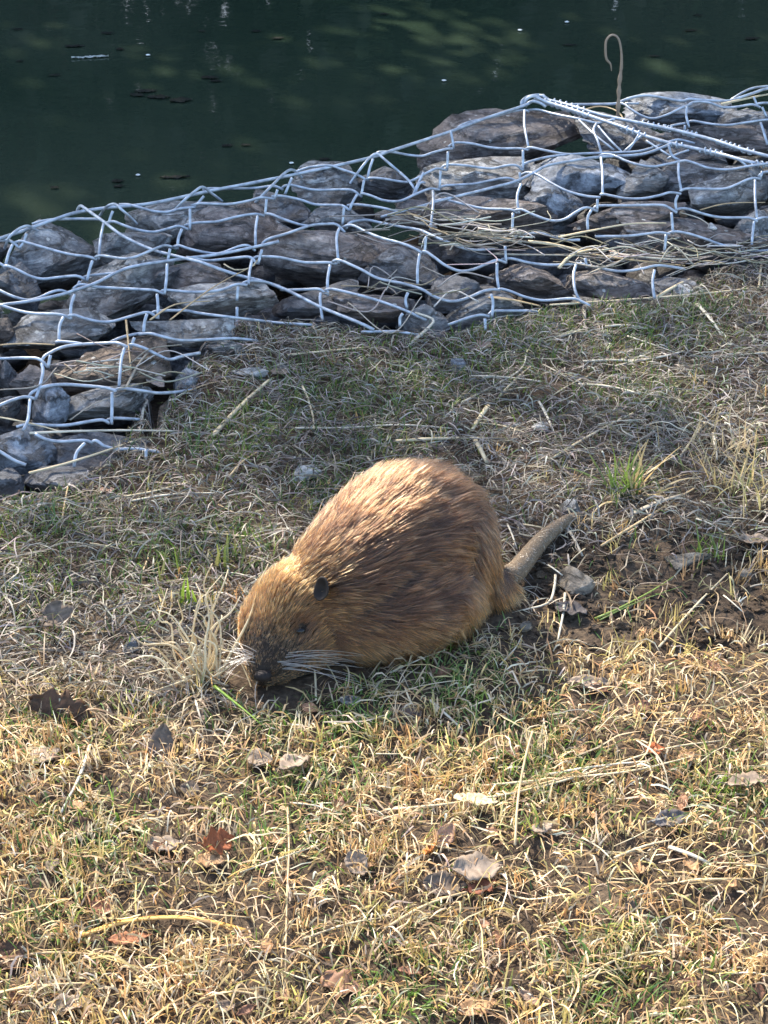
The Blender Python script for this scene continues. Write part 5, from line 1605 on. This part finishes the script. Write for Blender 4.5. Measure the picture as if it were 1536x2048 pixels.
tuft(590, 1575, 12, 42, 0.02, GA, GY, 2.8, 'light green tuft behind the pale papery leaf', lean=0.6, droop=0.6)
tuft(430, 1640, 8, 48, 0.012, GY, GA, 3.2, 'yellow green blades above the rust red leaf', lean=0.4, droop=0.4)
tuft(1010, 1535, 14, 44, 0.02, (0.20, 0.32, 0.06), GA, 3.0, 'fresh green tuft among flattened straw', lean=0.6, droop=0.5)
tuft(1250, 1945, 12, 44, 0.02, GA, GY, 2.8, 'small green tuft in the lower lawn', lean=0.6, droop=0.6)
tuft(1490, 990, 60, 110, 0.04, (0.50, 0.38, 0.20), (0.30, 0.30, 0.12), 2.6, 'tall straw and green tuft in the sunlit strip behind the tail', mat='blade', lean=0.35, droop=0.5)
tuft(1440, 910, 60, 90, 0.05, (0.55, 0.44, 0.26), (0.40, 0.32, 0.18), 2.6, 'sunlit straw tuft beside the withered leaf', mat='blade', lean=0.4, droop=0.5)
# bleached stems fanning out left of the nose: traced tips, one root
root = surf_pt(412, 1362, 0.0); root[2] = float(gz(root[0], root[1])) - 0.004
bt = tag(empty('bleached_tuft', tuple(root)), 'bleached straw tuft with bare forked stems beside the coypu nose', 'grass tuft', 'grass tufts')
tips = [(450,1135,.16),(535,1138,.13),(436,1150,.15),(405,1130,.15),(480,1190,.12),(395,1165,.13),(320,1222,.11),(300,1250,.08),(335,1180,.12),(270,1270,.07),(345,1245,.09),(430,1215,.11),(455,1230,.09),(385,1215,.10),(300,1310,.05),(250,1330,.04),
        (365,1285,.07),(440,1270,.08),(470,1290,.05),(330,1330,.04),(280,1350,.03),(410,1190,.13),(360,1205,.12),(350,1320,.05),(465,1330,.04),(395,1240,.10),(425,1175,.13),(375,1255,.09),(420,1260,.09),(300,1385,.02)]
for i, (u, v, z) in enumerate(tips):
    tip = at_z(u, v, z)
    r0 = np.array([rng.normal(0, 0.012), rng.normal(0, 0.010), 0])
    q = tip - root
    midp = r0 + (q - r0) * 0.5 + np.array([rng.normal(0, 0.010), rng.normal(0, 0.010), 0.02 + rng.normal(0, 0.006)])
    bend = rng.normal(0, 0.010, 3)
    C = catmull([r0, r0 + (midp - r0) * 0.5 + rng.normal(0, 0.005, 3), midp, midp + (q - midp) * 0.55 + bend, q + rng.normal(0, 0.004, 3)], 0.010)
    t = np.linspace(0, 1, len(C))
    V, F = tube(C, np.interp(t, [0, 0.6, 1], [0.0017, 0.0014, 0.0006]) * rng.uniform(0.85, 1.3), 5)
    me = mesh_from('stem', V, F)
    f = rng.random(); set_col(me, np.tile(np.array(BLE) * (1 - f) + np.array(BLE2) * f, (len(V), 1)))
    obj('stem', me, M['blade'], bt)
for i in range(26):
    az = rng.uniform(0, 6.28, 1)
    V, F, C = standing(np.array([[rng.normal(0, 0.045), rng.normal(0, 0.035), -0.002]]), np.array([rng.uniform(0.03, 0.07)]), np.abs(rng.normal(0.4, 0.3, 1)), az, np.array([rng.uniform(0.0012, 0.0028)]), pick(1, STRAW), 6, 0.6)
    me = mesh_arrays('stem', V, F); set_col(me, np.clip(C, 0, 0.95)); obj('stem', me, M['blade'], bt)
# single green blades
stalk([(1190,1237),(1230,1222),(1268,1204),(1310,1180),(1347,1153)], 5, (0.30, 0.38, 0.09), 'yellow green grass stem lying over the dug soil', 'green stems', name='long_grass', cat='grass', mat='green', node=False, taper=0.3)
stalk([(1200,1240),(1280,1205),(1365,1172)], 3, (0.22, 0.30, 0.08), 'second thinner green stem over the dug soil', 'green stems', name='long_grass', cat='grass', mat='green', node=False, taper=0.3)
stalk([(428,1372),(470,1408),(524,1450)], 6, (0.22, 0.34, 0.04), 'bright green blade lying below the coypu nose', 'green stems', name='long_grass', cat='grass', mat='green', node=False, taper=0.3, lift=0.03)
stalk([(1065,1462),(1050,1520),(1036,1600),(1030,1690)], 4, TAN, 'tan seeding grass stem leaning over the lawn', 'green stems', name='long_grass', cat='grass', node=False, taper=1.2, lift=0.03)

# dry root wad at the end of the straw bundle
for (u, v, n) in ((1430, 505, 34), (1330, 515, 26), (930, 470, 30), (980, 490, 26), (840, 440, 16), (850, 590, 18), (1240, 510, 30), (270, 740, 22)):
    p = surf_pt(u, v, 0.004)
    t = empty('straw_wad', tuple(p)); tag(t, {1430: 'tangled dry roots where the mesh meets the bank', 1330: 'straw wad under the long grey straws on the mesh', 930: 'tangled straw on the long brown stone', 980: 'straw tangle behind the thick grey stalk', 840: 'little straw tangle by the small brown stone',
        850: 'dry root tangle hanging in the hollow', 1240: 'straw wad lying beside the black gap', 270: 'frayed straw by the rusty spotted stone'}[u], 'straw', 'straw caught in the mesh')
    for i in range(n):
        a = rng.normal(0, 0.5) + math.pi * (rng.random() < 0.5)
        L = rng.uniform(0.05, 0.15)
        q0 = np.array([rng.normal(0, 0.06), rng.normal(0, 0.025), rng.uniform(0, 0.015)])
        dv = np.array([math.cos(a), 0.5 * math.sin(a), rng.normal(0, 0.10)]) * L
        nrm = np.array([-dv[1], dv[0], rng.normal(0, 0.02)]) * rng.normal(0, 0.35)
        C = catmull([q0, q0 + dv * 0.5 + nrm, q0 + dv], 0.015)
        V, F = tube(C, rng.uniform(0.0007, 0.0018), 5)
        me = mesh_from('straw', V, F); set_col(me, np.tile(np.clip(pick(1, GREYS)[0] * 1.25, 0.02, 0.8), (len(V), 1)))
        obj('straw', me, M['stalk'], t)

# ------------------------------------------------------------------ things floating on the water
def floater(u, v, lpx, wpx, yaw, col, label, dz=0.004):
    p = at_z(u, v, WATER_Z + dz)
    s = px_m(p)
    me = leaf_mesh(lpx / s, max(wpx / s / 0.45, 0.008), int(u) % 4, 0.01, 0.03, col, int(u + v * 3))
    o = obj('floating_leaf', me, M['leaf'], None, tuple(p)); o.rotation_euler = (0, 0, R(yaw))
    sm = o.modifiers.new('thick', 'SOLIDIFY'); sm.thickness = 0.001
    tag(o, label, 'leaf', 'dead leaves floating on the water')
FL = 'small dark dead leaf floating on the water'
for (u, v, l, w, yw) in [(36,58,22,4,0),(110,150,26,5,8),(150,92,40,6,5),(240,98,16,6,0),(404,62,14,4,0),(512,62,20,5,0),(556,76,26,6,10),(420,155,36,7,-5),(432,162,24,5,4),(455,291,24,6,5),(492,290,20,5,0),(235,362,24,8,0),(238,372,22,6,20),(350,354,60,6,3),
                         (768,28,18,4,0),(1382,61,26,5,0),(1504,77,30,7,8),(1140,90,30,4,0),(1310,112,24,4,0),(40,122,16,4,0),(650,318,24,5,0),(110,375,18,5,0),(1395,30,20,4,0),(215,66,26,5,0)]:
    floater(u, v, l, w, yw, (0.012, 0.013, 0.009), FL)
for (u, v, l, w, yw, lab) in [(292,182,44,8,5,'dark leaf in the floating cluster, pointing up the river'), (275,190,30,8,-12,'stubby dark leaf at the end of the floating cluster'), (318,194,46,9,-4,'middle leaf of the floating cluster'), (362,200,46,12,10,'widest pad of the floating cluster')]:
    floater(u, v, l, w, yw, (0.014, 0.016, 0.011), lab)
floater(180, 114, 74, 3, 9, (0.45, 0.45, 0.40), 'thin pale straw floating on the water')
for (u, v) in [(888,161),(1040,60),(1134,44),(583,326),(276,350),(296,110)]:  # foam specks, each made from a tiny white leaf mesh
    floater(u, v, 9, 5, 0, (0.75, 0.75, 0.70), 'tiny white foam speck floating on the water')
